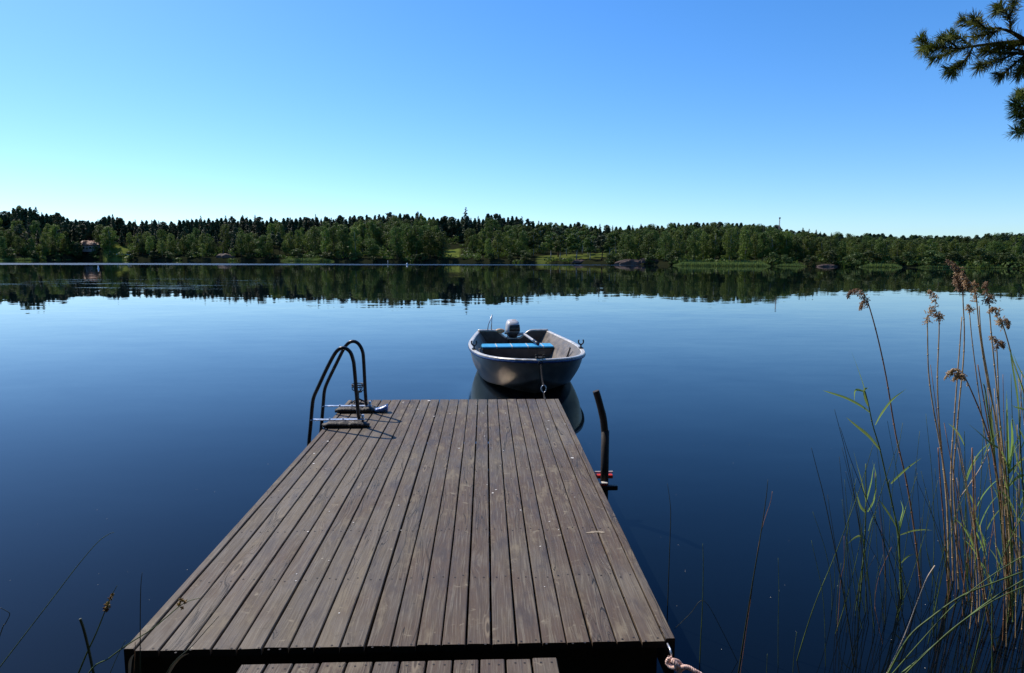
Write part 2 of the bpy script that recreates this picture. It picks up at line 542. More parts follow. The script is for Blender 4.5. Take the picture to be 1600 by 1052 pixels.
def water_mat():
    t = NT('lake_water')
    pos = t.n('NewGeometry').outputs['Position']
    sp = t.n('SeparateXYZ', Vector=pos)
    x, y = sp.outputs[0], sp.outputs[1]
    # slow changes between calm and breathed-on water
    calm = t.noise(t.vmath('MULTIPLY', pos, (0.025, 0.07, 1)), 1.0, 3, 0.5).outputs[0]
    amp = t.maprange(calm, 0.3, 0.7, 0.5, 1.3)
    n1 = t.noise(t.vmath('MULTIPLY', pos, (0.9, 2.2, 1)), 1.0, 2, 0.5).outputs['Color']
    n2 = t.noise(t.vmath('MULTIPLY', pos, (4.0, 9.0, 1)), 1.0, 2, 0.5).outputs['Color']
    n3 = t.noise(t.vmath('MULTIPLY', pos, (0.12, 0.35, 1)), 1.0, 2, 0.5).outputs['Color']
    d1 = t.vmath('MULTIPLY', t.vmath('SUBTRACT', n1, (0.5, 0.5, 0.5)), (0.006, 0.016, 0))
    d2 = t.vmath('MULTIPLY', t.vmath('SUBTRACT', n2, (0.5, 0.5, 0.5)), (0.004, 0.008, 0))
    d3 = t.vmath('MULTIPLY', t.vmath('SUBTRACT', n3, (0.5, 0.5, 0.5)), (0.003, 0.012, 0))
    dd = t.vmath('ADD', t.vmath('ADD', d1, d2), d3)
    sc = t.n('VectorMath', {'operation': 'SCALE'}, i0=dd)
    t.t.links.new(amp, sc.inputs['Scale'])
    nrm = t.vmath('NORMALIZE', t.vmath('ADD', sc.outputs[0], (0, 0, 1)))
    # ruffled strip by the far shore, running out towards the right shore
    wob = t.math('MULTIPLY', t.math('SUBTRACT', t.noise(t.vmath('MULTIPLY', pos, (0.03, 0.0, 0)), 1.0, 3, 0.6).outputs[0], 0.5), 14.0)
    yy = t.math('ADD', y, wob)
    near = t.math('ADD', t.math('MULTIPLY', t.maprange(x, -80, 25, 0, 1, False), 5.0), 106.0)
    far = t.math('ADD', t.math('MULTIPLY', t.maprange(x, -80, 30, 0, 1, False), -9.0), 125.0)
    band = t.math('MULTIPLY', t.math('MULTIPLY', t.maprange(t.math('SUBTRACT', yy, near), -2.0, 2.0), t.maprange(t.math('SUBTRACT', far, yy), -2.0, 2.0)), t.maprange(x, 33, 20))
    grain = t.maprange(t.noise(t.vmath('MULTIPLY', pos, (0.25, 0.9, 1)), 1.0, 3, 0.6).outputs[0], 0.25, 0.5, 0.55, 1.0)
    band = t.math('MULTIPLY', band, grain)
    # thin cat's-paw streaks further in, on the left
    st = t.noise(t.vmath('MULTIPLY', pos, (0.16, 1.0, 1)), 1.0, 4, 0.65).outputs[0]
    reg = t.math('MULTIPLY', t.math('MULTIPLY', t.maprange(y, 33, 39), t.maprange(y, 60, 45)), t.maprange(x, -9, -16))
    streak = t.math('MULTIPLY', t.maprange(st, 0.53, 0.62), reg)
    rough = t.math('ADD', t.math('MULTIPLY', band, 0.42), t.math('MULTIPLY', streak, 0.10), True)
    # wavelets added by the hull, rougher and more reflective, to throw sun glint up
    glint_patch = t.math('MULTIPLY', t.math('MULTIPLY', t.maprange(x, -0.62, -0.22), t.maprange(x, 0.75, 0.45)), t.math('MULTIPLY', t.maprange(y, 8.3, 8.7), t.maprange(y, 10.3, 9.7)))
    rough = t.math('ADD', rough, t.math('MULTIPLY', glint_patch, 0.09))
    rough = t.math('ADD', rough, 0.01)
    p = t.n('BsdfPrincipled', Base_Color=rgb((0.0016, 0.0036, 0.0060)), Roughness=rough, IOR=1.333, Normal=nrm)
    t.t.links.new(t.maprange(glint_patch, 0, 1, 0.29, 0.42, False), p.inputs['Specular IOR Level'])
    t.t.links.new(t.mix(glint_patch, rgb((0.08, 0.42, 0.75)), rgb((1, 1, 1))), p.inputs['Specular Tint'])
    return t.surf(p.outputs[0])


M['water'] = water_mat()


def shore_mat():
    t = NT('far_ground')
    pos = t.n('NewGeometry').outputs['Position']
    sp = t.n('SeparateXYZ', Vector=pos)
    n1 = t.noise(pos, 0.12, 4, 0.6).outputs[0]
    n2 = t.noise(pos, 1.3, 4, 0.6).outputs[0]
    dk = t.mix(n2, rgb((0.010, 0.014, 0.007)), rgb((0.026, 0.028, 0.014)))
    gr = t.mix(n2, rgb((0.10, 0.14, 0.028)), rgb((0.17, 0.20, 0.045)))
    a = t.n('Attribute', {'attribute_name': 'piece'}).outputs['Fac']
    c = t.mix(t.math('MULTIPLY', a, t.maprange(n1, 0.3, 0.5, 0.5, 1.0), True), dk, gr)
    return t.surf(t.n('BsdfDiffuse', Color=c).outputs[0])


M['shore'] = shore_mat()
M['bank'] = simple('bank_soil', (0.06, 0.05, 0.03), 0.9, 0, 0.5, 2, 0.2, 0.03)

# ------------------------------------------------------------------ profiles of the far shore, by photo column
PX_S = [-500, 0, 130, 200, 300, 440, 580, 700, 850, 960, 1060, 1200, 1400, 1600, 2100]
D_S = [150, 152, 184, 172, 165, 160, 143, 146, 136, 122, 111, 107, 98, 90, 78]
PX_B = [-500, 0, 850, 900, 1063, 1140, 1211, 1427, 1600, 2100]
D_B = [190, 190, 190, 182, 163, 147, 130, 130, 116, 104]
PX_R = [-500, 0, 700, 900, 1100, 1211, 1600, 2100]
RISE = [5.0, 5.0, 4.6, 3.6, 2.3, 1.8, 1.4, 1.4]
PX_T = [-500, 0, 15, 40, 65, 90, 110, 125, 150, 165, 180, 200, 230, 270, 290, 330, 360, 400, 440, 520, 560, 600, 645, 680, 745, 765, 795, 820, 850, 870, 905, 930, 960, 1000, 1040, 1060, 1085, 1140, 1180, 1215, 1240, 1260, 1300, 1350, 1375, 1400, 1440, 1500, 1545, 1580, 1600, 2100]
Y_T = [330, 328, 322, 320, 325, 330, 340, 338, 340, 332, 337, 343, 341, 343, 339, 338, 335, 337, 336, 336, 333, 331, 329, 336, 337, 331, 333, 341, 344, 347, 345, 351, 351, 349, 348, 345, 346, 344, 347, 351, 357, 358, 362, 364, 362, 366, 366, 367, 364, 361, 363, 365]
PX_O = [-500, 0, 60, 130, 175, 230, 300, 390, 480, 500, 690, 705, 760, 800, 900, 1060, 1200, 1600, 2100]
Y_O = [38, 36, 42, 50, 30, 28, 32, 26, 28, 14, 20, 26, 30, 18, 14, 12, 10, 11, 12]
f_s = lambda p: float(np.interp(p, PX_S, D_S))
f_b = lambda p: float(np.interp(p, PX_B, D_B))
f_r = lambda p: float(np.interp(p, PX_R, RISE))
f_t = lambda p: float(np.interp(p, PX_T, Y_T))
f_o = lambda p: float(np.interp(p, PX_O, Y_O))


def ground(x, y):
    p, _ = proj((x, y, 0))
    s, b = f_s(p), f_b(p)
    k = (y - s) / max(12, b - s)
    bank = min(1.0, max(0.0, (y - s + 1.0) / 3.0))
    z = -0.5 + 1.0 * bank * bank * (3 - 2 * bank)
    if k > 0:
        z += f_r(p) * (k ** 1.25 if k < 1 else 1 + (k - 1) * 0.5)
    return min(z, 7.0)


# the far ground
GRASS = [(701, 717, 154, 170, 0.9), (840, 945, 138, 150, 0.6), (165, 200, 175, 183, 0.8), (1060, 1200, 107, 111, 0.7)]
mb = MB()
cols = list(range(-520, 2121, 6))
rows = [-3, -1, 0, 0.7, 1.5, 2.5, 4] + [6 + 3.5 * k for k in range(16)] + [75, 110, 160, 240]
for p in cols:
    for r in rows:
        y = f_s(p) + r
        q = at_y(p, 396, y)
        x = q[0]
        z = ground(x, y) + rng.normal() * 0.08 * (1 if r > 0.5 else 0)
        g = 0
        for a, b, c, d, w in GRASS:
            if a - 4 < p < b + 4 and c - 2 < y < d + 2:
                g = max(g, w)
        mb.v.append((x, y, z)); mb.at.append(g)
nr = len(rows)
for i in range(len(cols) - 1):
    for j in range(nr - 1):
        mb.f.append((i * nr + j, (i + 1) * nr + j, (i + 1) * nr + j + 1, i * nr + j + 1)); mb.mi.append(0); mb.sm.append(True)
tag(mb.build('far_shore', M['shore'], attr=True), kind='structure')

# water and the near bank
mb = MB()
S = 900
mb.add([(-S, -60, 0), (S, -60, 0), (S, 420, 0), (-S, 420, 0)], [(0, 1, 2, 3)])
tag(mb.build('lake_water', M['water']), kind='structure')


def bank_z(x, y):
    edge = 1.35 + 0.25 * math.sin(x * 1.3) + max(0, x - 2.3) * 1.05 + max(0, -x - 2.5) * 0.5   # the water's edge
    return np.clip((edge - y) * 0.28, -0.6, 1.1) + 0.05 * math.sin(3.1 * x + 1.7 * y)


mb = MB()
xs = np.linspace(-24, 26, 70); ys = np.linspace(-24, 14, 60)
for x in xs:
    for y in ys:
        mb.v.append((x, y, bank_z(x, y))); mb.at.append(0)
n = len(ys)
for i in range(len(xs) - 1):
    for j in range(n - 1):
        mb.f.append((i * n + j, (i + 1) * n + j, (i + 1) * n + j + 1, i * n + j + 1)); mb.mi.append(0); mb.sm.append(True)
tag(mb.build('near_bank', M['bank']), kind='structure')


# ------------------------------------------------------------------ far trees: unit-height prototypes
def sph(n):
    v = rng.normal(size=(n, 3))
    return v / np.linalg.norm(v, axis=1, keepdims=True)


def crown_clumps(n_clump, n_leaf, base, wid, leaf, top_round=0.5, flat=0.8):
    C, N = [], []
    for k in range(n_clump):
        t = (k + rng.random()) / n_clump
        z = base + (1 - base) * (0.06 + 0.86 * t)
        prof = math.sin(math.pi * min(1, max(0.02, (t * 0.86 + 0.10)))) ** top_round
        a = rng.random() * 6.283
        rr = wid * prof * math.sqrt(rng.random()) * 0.78
        r = wid * rng.uniform(0.26, 0.46) * (0.55 + 0.45 * prof)
        c = np.array([rr * math.cos(a), rr * math.sin(a), z])
        m = int(n_leaf / n_clump)
        d = sph(m)
        rad = r * (0.55 + 0.5 * rng.random((m, 1)) ** 0.6)
        q = c + d * rad * np.array([1, 1, flat])
        q[:, 2] = np.minimum(q[:, 2], 1.0 - leaf * 0.3)
        C.append(q)
        N.append(d + rng.normal(size=(m, 3)) * 0.55 + np.array([0, 0, 0.25]))
    C = np.concatenate(C); N = np.concatenate(N)
    return C, N, leaf * (0.6 + 0.8 * rng.random(len(C)))


def crown_spruce(wid, base, leaf, n_lev=26, droop=0.25):
    C, N, T, Sz = [], [], [], []
    for k in range(n_lev):
        t = k / (n_lev - 1)
        z = base + (1 - base) * t
        r = wid * (1 - t) ** 0.72 * rng.uniform(0.75, 1.15) + 0.010
        nb = max(5, int(13 * (1 - t) + 4))
        for b in range(nb):
            a = rng.random() * 6.283
            L = r * rng.uniform(0.6, 1.1)
            ns = max(2, int(L / (leaf * 0.75)) + 1)
            for s in range(ns):
                u = (s + 0.6) / ns
                d = np.array([math.cos(a), math.sin(a), 0])
                C.append(d * L * u + np.array([0, 0, z - droop * L * u + rng.normal() * leaf * 0.35]))
                N.append(np.array([d[0] * 0.5, d[1] * 0.5, 0.9]) + rng.normal(size=3) * 0.55)
                T.append(d + rng.normal(size=3) * 0.4)
                Sz.append(leaf * rng.uniform(0.7, 1.25))
    for k in range(10):
        C.append([rng.normal() * 0.003, rng.normal() * 0.003, 1 - 0.012 * k]); N.append(sph(1)[0]); T.append([0, 0, 1]); Sz.append(leaf * 0.45)
    return np.array(C), np.array(N), np.array(Sz), np.array(T)


def trunk_mesh(mat, r0, h, limbs=6, lean=0.02, lo=0.35):
    m = MB()
    sway = [np.array([lean * math.sin(3 * k / 6), lean * math.cos(2.3 * k / 6) - lean, h * k / 6]) for k in range(7)]
    m.tube(sway, [r0 * (1 - 0.85 * k / 6) for k in range(7)], 6)
    for k in range(limbs):
        z = lo + (h - lo) * (k + 0.5) / limbs
        a = k * 2.4
        L = 0.16 * (1 - 0.5 * k / limbs)
        st = np.array([0, 0, z * 0.98])
        m.tube([st, st + np.array([math.cos(a) * L * .5, math.sin(a) * L * .5, L * 0.3]), st + np.array([math.cos(a) * L, math.sin(a) * L, L * 0.8])], [r0 * 0.45, r0 * 0.3, r0 * 0.1], 5)
    return m.mesh('trunk', mat)


PROTO = {}
for kind, nvar in (('spruce_tree', 4), ('pine_tree', 5), ('birch_tree', 5), ('broadleaf_tree', 5), ('shrub', 3)):
    PROTO[kind] = []
    for v in range(nvar):
        if kind == 'spruce_tree':
            C_, N_, S_, T_ = crown_spruce(rng.uniform(0.17, 0.23), 0.08, 0.028)
            cr = quads_mesh('crown', M['leaf_spruce'], C_, N_, S_, 0.55, T_)
            tr = trunk_mesh(M['bark'], 0.014, 0.96, 0)
        elif kind == 'pine_tree':
            b = rng.uniform(0.30, 0.5)
            C_, N_, S_ = crown_clumps(20, 2200, b, rng.uniform(0.16, 0.22), 0.019, 0.6, 0.7)
            cr = quads_mesh('crown', M['leaf_pine'], C_, N_, S_, 0.7)
            tr = trunk_mesh(M['pinebark'], 0.015, 0.93, 7, 0.02, b)
        elif kind == 'birch_tree':
            C_, N_, S_ = crown_clumps(34, 3200, rng.uniform(0.06, 0.16), rng.uniform(0.17, 0.23), 0.0135, 0.7, 1.25)
            cr = quads_mesh('crown', M['leaf_birch'], C_, N_, S_, 0.7)
            tr = trunk_mesh(M['birch'], 0.012, 0.9, 8)
        elif kind == 'broadleaf_tree':
            C_, N_, S_ = crown_clumps(38, 3800, rng.uniform(0.05, 0.16), rng.uniform(0.24, 0.32), 0.0145, 0.55, 1.0)
            cr = quads_mesh('crown', M['leaf_broad'], C_, N_, S_, 0.75)
            tr = trunk_mesh(M['bark'], 0.018, 0.85, 8)
        else:
            C_, N_, S_ = crown_clumps(14, 1100, 0.0, 0.55, 0.05, 0.4, 0.8)
            cr = quads_mesh('crown', M['leaf_shrub'], C_, N_, S_, 0.7)
            tr = trunk_mesh(M['bark'], 0.03, 0.6, 4, 0.05, 0.1)
        PROTO[kind].append((cr, tr))


def place(kind, x, y, top_z, label, group, wide=1.0, var=None, z0=None, cat='tree'):
    z0 = ground(x, y) - 0.1 if z0 is None else z0
    h = max(1.0, top_z - z0)
    cr, tr = PROTO[kind][rng.integers(len(PROTO[kind])) if var is None else var]
    o = empty(kind, (x, y, z0), rng.random() * 6.283)
    w = h * wide * rng.uniform(0.88, 1.15)
    o.scale = (w, w, h)
    tag(o, label, cat, group)
    meshobj('crown', cr, o)
    meshobj('trunk', tr, o)
    return o


def where(px):
    """a landmark of the far shore for this column"""
    for a, w in ((60, 'on the ridge left of the cottage'), (235, 'around the cottage'), (390, 'near the reddish rock right of the cottage'), (500, 'between the low rock and the leafy point'), (690, 'on the leafy point with the round tree'),
                 (760, 'beside the bright clearing'), (970, 'on the grassy slope right of clearing'), (1060, 'above the brown rock outcrop'), (1200, 'behind the pale green reed strip'), (1300, 'near the mast'), (1450, 'right of the second rock')):
        if px < a:
            return w
    return 'behind the tall plumed reeds'


WORD = {'spruce_tree': 'dark pointed spruce', 'pine_tree': 'dark ragged pine', 'birch_tree': 'pale slender birch', 'broadleaf_tree': 'rounded broadleaf tree', 'shrub': 'low green shrub'}


def pick(px, layer):
    r = rng.random()
    if layer == 'back':
        if px < 850:
            return 'spruce_tree' if r < 0.45 else 'pine_tree' if r < 0.93 else 'birch_tree'
        if px < 1030:
            return 'spruce_tree' if r < 0.25 else 'pine_tree' if r < 0.5 else 'broadleaf_tree' if r < 0.8 else 'birch_tree'
        if px < 1200:
            return 'broadleaf_tree' if r < 0.85 else 'pine_tree'
        if px < 1330:
            return 'broadleaf_tree' if r < 0.5 else 'pine_tree' if r < 0.75 else 'spruce_tree'
        return 'broadleaf_tree' if r < 0.75 else 'pine_tree' if r < 0.9 else 'birch_tree'
    if layer in ('mid', 'low'):
        if px < 500:
            return 'spruce_tree' if r < 0.3 else 'pine_tree' if r < 0.45 else 'birch_tree' if r < 0.75 else 'broadleaf_tree'
        return 'broadleaf_tree' if r < 0.6 else 'birch_tree' if r < 0.93 else 'spruce_tree'
    return 'birch_tree' if r < 0.5 else 'broadleaf_tree'


LAYER = {'back': 'on the skyline', 'low': 'low on the slope', 'mid': 'half way up the slope', 'front': 'at the water\'s edge'}


def forest_row(layer, px0, px1, step):
    px = px0
    while px < px1:
        p = px + rng.normal() * step * 0.25
        px += step * rng.uniform(0.8, 1.2)
        s, b = f_s(p), f_b(p)
        if layer == 'back':
            y = b + rng.uniform(-4, 5)
            ty = f_t(p) + abs(rng.normal()) * 3.2 - 1.2 + (4 if rng.random() < 0.35 else 0)
        elif layer == 'mid':
            y = s + (b - s) * rng.uniform(0.4, 0.72)
            ty = f_t(p) + f_o(p) * rng.uniform(0.4, 0.75) + rng.normal() * 2
            if 698 < p < 732 or 125 < p < 150:
                continue
        elif layer == 'low':
            y = s + (b - s) * rng.uniform(0.2, 0.4)
            ty = f_t(p) + f_o(p) * rng.uniform(0.75, 1.0) + rng.normal() * 2
            if 694 < p < 735 or 120 < p < 205:
                continue
        else:
            y = s + rng.uniform(2, 7)
            ty = f_t(p) + f_o(p) * rng.uniform(0.95, 1.3) + rng.normal() * 2.5
            if 692 < p < 738 or 120 < p < 212 or 565 < p < 600:
                continue
        kind = pick(p, layer)
        if layer == 'back' and 700 < p < 750 and kind == 'birch_tree':
            kind = 'pine_tree'
        if layer != 'back' and 825 < p < 970:                       # tall clean trunks with grass showing between
            if rng.random() < 0.2:
                continue
            q = at_y(p, ty, y)
            o = place('pine_tree' if rng.random() < 0.3 else 'birch_tree', q[0], y, q[2], None, None, 1.6)
            o.children[0].data = PROTO['pine_tree'][rng.integers(5)][0] if o.name.startswith('pine') else GLADE[rng.integers(3)]
            kind = 'pine_tree' if o.name.startswith('pine') else 'birch_tree'
        else:
            q = at_y(p, ty, y)
            wide = {'spruce_tree': 1.05, 'pine_tree': 1.05, 'birch_tree': 1.2, 'broadleaf_tree': 1.08}[kind]
            if p > 1200:
                wide *= 1.2
            o = place(kind, q[0], y, q[2], None, None, wide)
        tag(o, f"{WORD[kind]} {LAYER[layer]} {where(p)}", 'tree', f"{kind.replace('_', ' ')}s {LAYER[layer]} {where(p)}")


GLADE = []
for k in range(3):
    C_, N_, S_ = crown_clumps(20, 1900, 0.3, 0.2, 0.018, 0.55, 0.9)
    GLADE.append(quads_mesh('crown', M['leaf_broad'], C_, N_, S_, 0.7))

forest_row('back', -70, 1690, 11.5)
forest_row('mid', -60, 1680, 13)
forest_row('low', -60, 1680, 16)
forest_row('front', -50, 1680, 19)


def one_tree(kind, px, base_d, ty, label, wide=1.0, var=0, mat=None):
    q = at_y(px, ty, base_d)
    return place(kind, q[0], base_d, q[2], label, None, wide, var)


one_tree('spruce_tree', 728, 188, 325, 'tallest spruce, its pointed top rising above the treeline behind the bright clearing', 1.15, 1)
one_tree('broadleaf_tree', 580, 147, 372, 'round bushy tree standing alone at the tip of the leafy point', 1.75, 2)
one_tree('birch_tree', 168, 180, 353, 'pale birch tree standing just right of the cottage', 1.5, 1)
one_tree('birch_tree', 216, 176, 362, 'spreading birch right of the small white boat on the shore', 1.7, 3)
one_tree('birch_tree', 103, 184, 374, 'small light birch in front of the left side of the cottage', 1.5, 0)
one_tree('birch_tree', 122, 185, 376, 'small light birch nearest the front of the cottage', 1.4, 2)
one_tree('broadleaf_tree', 410, 163, 366, 'large dark leaning tree overhanging the water between rock and leafy point', 1.35, 1)

for i, (p, hgt) in enumerate([(p, rng.uniform(1.2, 2.4)) for p in np.arange(-40, 1680, 31)]):
    p = p + rng.normal() * 6
    if 690 < p < 735 or 150 < p < 200 or 835 < p < 945 or 1060 < p < 1205 or 330 < p < 362:
        continue
    y = f_s(p) + rng.uniform(0.6, 2.0)
    q = at_y(p, 396, y)
    o = place('shrub', q[0], y, ground(q[0], y) + hgt, f"low green shrub at the water's edge {where(p)}", f"shrubs at the water's edge {where(p)}", 1.3, cat='shrub')

# the wood behind, one mass
Cs, Ns, Ss = [], [], []
for p in np.arange(-90, 1700, 6.5):
    for back in (3, 12):
        y = f_b(p) + back + rng.uniform(-2, 2)
        ty = f_t(p) + rng.uniform(2.5, 13)
        q = at_y(p, ty, y)
        z0 = ground(q[0], y)
        h = q[2] - z0
        m = 420
        t = rng.random(m)
        a = rng.random(m) * 6.283
        r = 1.75 * (1 - t) ** 0.7 * np.sqrt(rng.random(m))
        Cs.append(np.stack([q[0] + r * np.cos(a), y + r * np.sin(a), z0 + h * (0.05 + 0.95 * t)], 1))
        Ns.append(sph(m) + [0, 0, 0.3]); Ss.append(np.full(m, 0.34))
fm = quads_mesh('forest', M['leaf_spruce'], np.concatenate(Cs), np.concatenate(Ns), np.concatenate(Ss), 0.7)
tag(meshobj('forest', fm), 'dark mass of wood behind the treeline', None, None, 'stuff')

# brush and saplings under the far trees
Cs, Ns, Ss = [], [], []
for k in range(900):
    p = rng.uniform(-90, 1690)
    s_, b_ = f_s(p), f_b(p)
    y = s_ + (b_ + 6 - s_) * rng.random()
    if any(a - 7 < p < b + 7 and y < d + 5 for a, b, c, d, w in GRASS) and y > s_ + 3:
        continue
    q = at_y(p, 396, y)
    z0 = ground(q[0], y)
    w, h = rng.uniform(0.7, 1.9), rng.uniform(0.7, 2.6) * (0.5 if y < s_ + 3 or p > 1050 else 1)
    m = 90
    d = sph(m)
    Cs.append(np.array([q[0], y, z0 + h * 0.45]) + d * np.array([w, w, h * 0.55]) * (0.6 + 0.4 * rng.random((m, 1)))); Ns.append(d + rng.normal(size=(m, 3)) * 0.5); Ss.append(rng.uniform(0.12, 0.3, m))
ug = quads_mesh('undergrowth', M['leaf_broad'], np.concatenate(Cs), np.concatenate(Ns), np.concatenate(Ss), 0.7)
tag(meshobj('undergrowth', ug), 'dark brush under the far trees', None, None, 'stuff')

# unseen trees on the near bank, added behind the viewer to cut sky fill
Cs, Ns, Ss = [], [], []
for k in range(80):
    a = R(rng.uniform(92, 268))
    d = rng.uniform(7, 12)
    tx, ty_ = d * math.sin(a), d * math.cos(a)
    hh = rng.uniform(11, 18)
    m = 420
    t = rng.random(m)
    an = rng.random(m) * 6.283
    rr_ = 2.2 * np.sin(np.pi * np.clip(t * 0.85 + 0.12, 0, 1)) ** 0.5 * np.sqrt(rng.random(m))
    Cs.append(np.stack([tx + rr_ * np.cos(an), ty_ + rr_ * np.sin(an), 0.6 + hh * t], 1)); Ns.append(sph(m)); Ss.append(rng.uniform(0.18, 0.36, m))
nw = quads_mesh('sky_blocking_trees', M['leaf_broad'], np.concatenate(Cs), np.concatenate(Ns), np.concatenate(Ss), 0.7)
tag(meshobj('sky_blocking_trees', nw), 'unseen trees added behind the viewer to block sky light', None, None, 'stuff')

# pale reed bed along the right part of the far shore
Cs, Ns, Ss, Ts = [], [], [], []
for a, b, d0, d1, hh, cnt in ((1052, 1205, -2.2, 1.5, 0.62, 5200), (1210, 1262, -1.0, 1.2, 0.45, 900), (1345, 1412, -1.2, 1.2, 0.55, 1500), (1432, 1580, -0.3, 1.2, 0.35, 1700), (438, 522, -1, 1.0, 0.7, 1500), (-40, 60, -0.5, 1.0, 0.6, 900)):
    for k in range(cnt):
        p = rng.uniform(a, b)
        y = f_s(p) + rng.uniform(d0, d1)
        q = at_y(p, 396, y)
        h = hh * rng.uniform(0.5, 1.1) * min(1, 0.25 + min(p - a, b - p) / 18)
        Cs.append((q[0], y, max(0, ground(q[0], y)) + h * 0.5)); Ns.append((rng.normal() * 0.6, -1, rng.normal() * 0.3)); Ts.append((rng.normal() * 0.15, 0, 1)); Ss.append(h * 0.55)
rb = quads_mesh('reed_bed', M['reedbed'], Cs, Ns, np.array(Ss), 0.16, np.array(Ts))
tag(meshobj('reed_bed', rb), 'pale green reeds along the far shore', None, None, 'stuff')


# ------------------------------------------------------------------ rocks, cottage, small things on the far shore
def boulder(px, y, w, h, label, d=None, seed=0):
    r = np.random.default_rng(seed)
    q = at_y(px, 396, y)
    z0 = max(0.0, ground(q[0], y)) - 0.15
    m = MB()
    seg, ring = 18, 10
    vs = []
    ph = r.random(6) * 6.28
    for i in range(ring + 1):
        th = math.pi * 0.5 * i / ring
        for k in range(seg):
            a = 2 * math.pi * k / seg
            n = 1 + 0.16 * math.sin(2 * a + ph[0]) + 0.1 * math.sin(5 * a + 3 * th + ph[1]) + 0.08 * math.sin(7 * a - 4 * th + ph[2])
            zz = math.cos(th) ** 0.7 * (1 + 0.15 * math.sin(3 * a + ph[3]))
            vs.append((q[0] + w * 0.5 * math.sin(th) ** 0.8 * math.cos(a) * n, y + (d or w * 0.4) * 0.5 * math.sin(th) ** 0.8 * math.sin(a) * n, z0 + h * zz))
    fs = [(i * seg + k, (i + 1) * seg + k, (i + 1) * seg + (k + 1) % seg, i * seg + (k + 1) % seg) for i in range(ring) for k in range(seg)]
    m.add(vs, fs, 0, False)
    tag(m.build('shore_rock', M['rock'], origin=(q[0], y, z0)), label, 'rock')


boulder(352, 166, 4.6, 0.95, 'low flat reddish rock on the far shore right of the cottage', seed=1)
boulder(985, 119, 4.6, 0.95, 'largest brown rock outcrop standing at the far water\'s edge', seed=2)
boulder(1015, 117.5, 3.2, 0.8, 'low rock touching the right side of the largest brown outcrop', seed=3)
boulder(1293, 102.5, 3.4, 0.5, 'smooth low reddish rock near the right end of the far shore', seed=4)
boulder(905, 130, 3.0, 0.6, 'small grey rock on the shore below the open grassy slope', seed=5)
boulder(1455, 98, 1.4, 0.4, 'small pale boulder on the far shore behind the plumed reeds', seed=6)

y = 188.0
q = at_y(146, 390, y)
zc = q[2]
cot = empty('cottage', (q[0], y, zc - 0.6))
tag(cot, 'small cottage with a brown tiled roof among trees on the far shore', 'cottage')
m = MB(); m.box((q[0], y, zc + 0.35), (4.8, 3.6, 1.9)); m.build('wall', M['cottage'], cot)
m = MB()
for sgn in (-1, 1):
    m.box((q[0], y + sgn * 1.15, zc + 1.75), (5.4, 2.7, 0.14), Matrix.Rotation(-sgn * R(27), 3, 'X'))
rf = m.build('roof', M['roof'], cot)
m = MB(); m.box((q[0] - 1.2, y + 0.5, zc + 2.6), (0.5, 0.5, 0.9)); m.build('chimney', M['rock'], rf)
for k in (-1.5, 0.2, 1.6):
    m = MB(); m.box((q[0] + k, y - 1.83, zc + 0.45), (0.75, 0.06, 0.8)); w = m.build('window', M['white'], cot)
    m = MB(); m.box((q[0] + k, y - 1.87, zc + 0.45), (0.6, 0.05, 0.65)); m.build('pane', M['glass'], w)

# small white boat drawn up on the shore by the cottage
q = at_y(193, 399, 176.0)
z0 = ground(q[0], 176.0)
m = MB()
rings = []
for t in np.linspace(0, 1, 9):
    hw = 0.5 * math.sin(math.pi * min(1, 0.12 + t * 0.62)) ** 0.6 * (1 if t < 0.99 else 0.7)
    hz = 0.42 + 0.15 * (1 - t) ** 2
    rings.append([(q[0] - 1.7 + 3.4 * t, 176 - hw, z0 + hz), (q[0] - 1.7 + 3.4 * t, 176 - hw * 0.6, z0 + 0.1), (q[0] - 1.7 + 3.4 * t, 176 + hw * 0.6, z0 + 0.1), (q[0] - 1.7 + 3.4 * t, 176 + hw, z0 + hz), (q[0] - 1.7 + 3.4 * t, 176 + hw * 0.7, z0 + hz - 0.04), (q[0] - 1.7 + 3.4 * t, 176, z0 + 0.2), (q[0] - 1.7 + 3.4 * t, 176 - hw * 0.7, z0 + hz - 0.04)])
m.loft(rings)
tag(m.build('dinghy', M['white'], origin=(q[0], 176, z0)), 'tiny white dinghy lying on the grass right of the cottage', 'boat')

# white post, buoys
q = at_z(606, 412, 0)
m = MB(); m.tube([(q[0], q[1], -0.5), (q[0], q[1], 0.5)], 0.03, 8); m.sphere((q[0], q[1], 0.52), 0.05)
tag(m.build('marker_post', M['white'], origin=(q[0], q[1], 0)), 'thin white post in the water right of the round bushy tree', 'post')
q = at_z(636, 414, 0)
m = MB(); m.sphere((q[0], q[1], 0.1), 0.16); m.tube([(q[0], q[1], 0.2), (q[0], q[1], 0.34)], 0.04, 8)
tag(m.build('buoy', M['white'], origin=(q[0], q[1], 0)), 'round white buoy on the bright rippled strip of water', 'buoy')
q = at_z(153.5, 420, 0)
m = MB(); m.tube([(q[0], q[1], -0.4), (q[0], q[1], 0.28)], 0.06, 8); m.sphere((q[0], q[1], 0.02), 0.11); m.sphere((q[0], q[1], 0.3), 0.07)
tag(m.build('buoy', M['white'], origin=(q[0], q[1], 0)), 'upright pale spar buoy floating in front of the cottage', 'buoy')

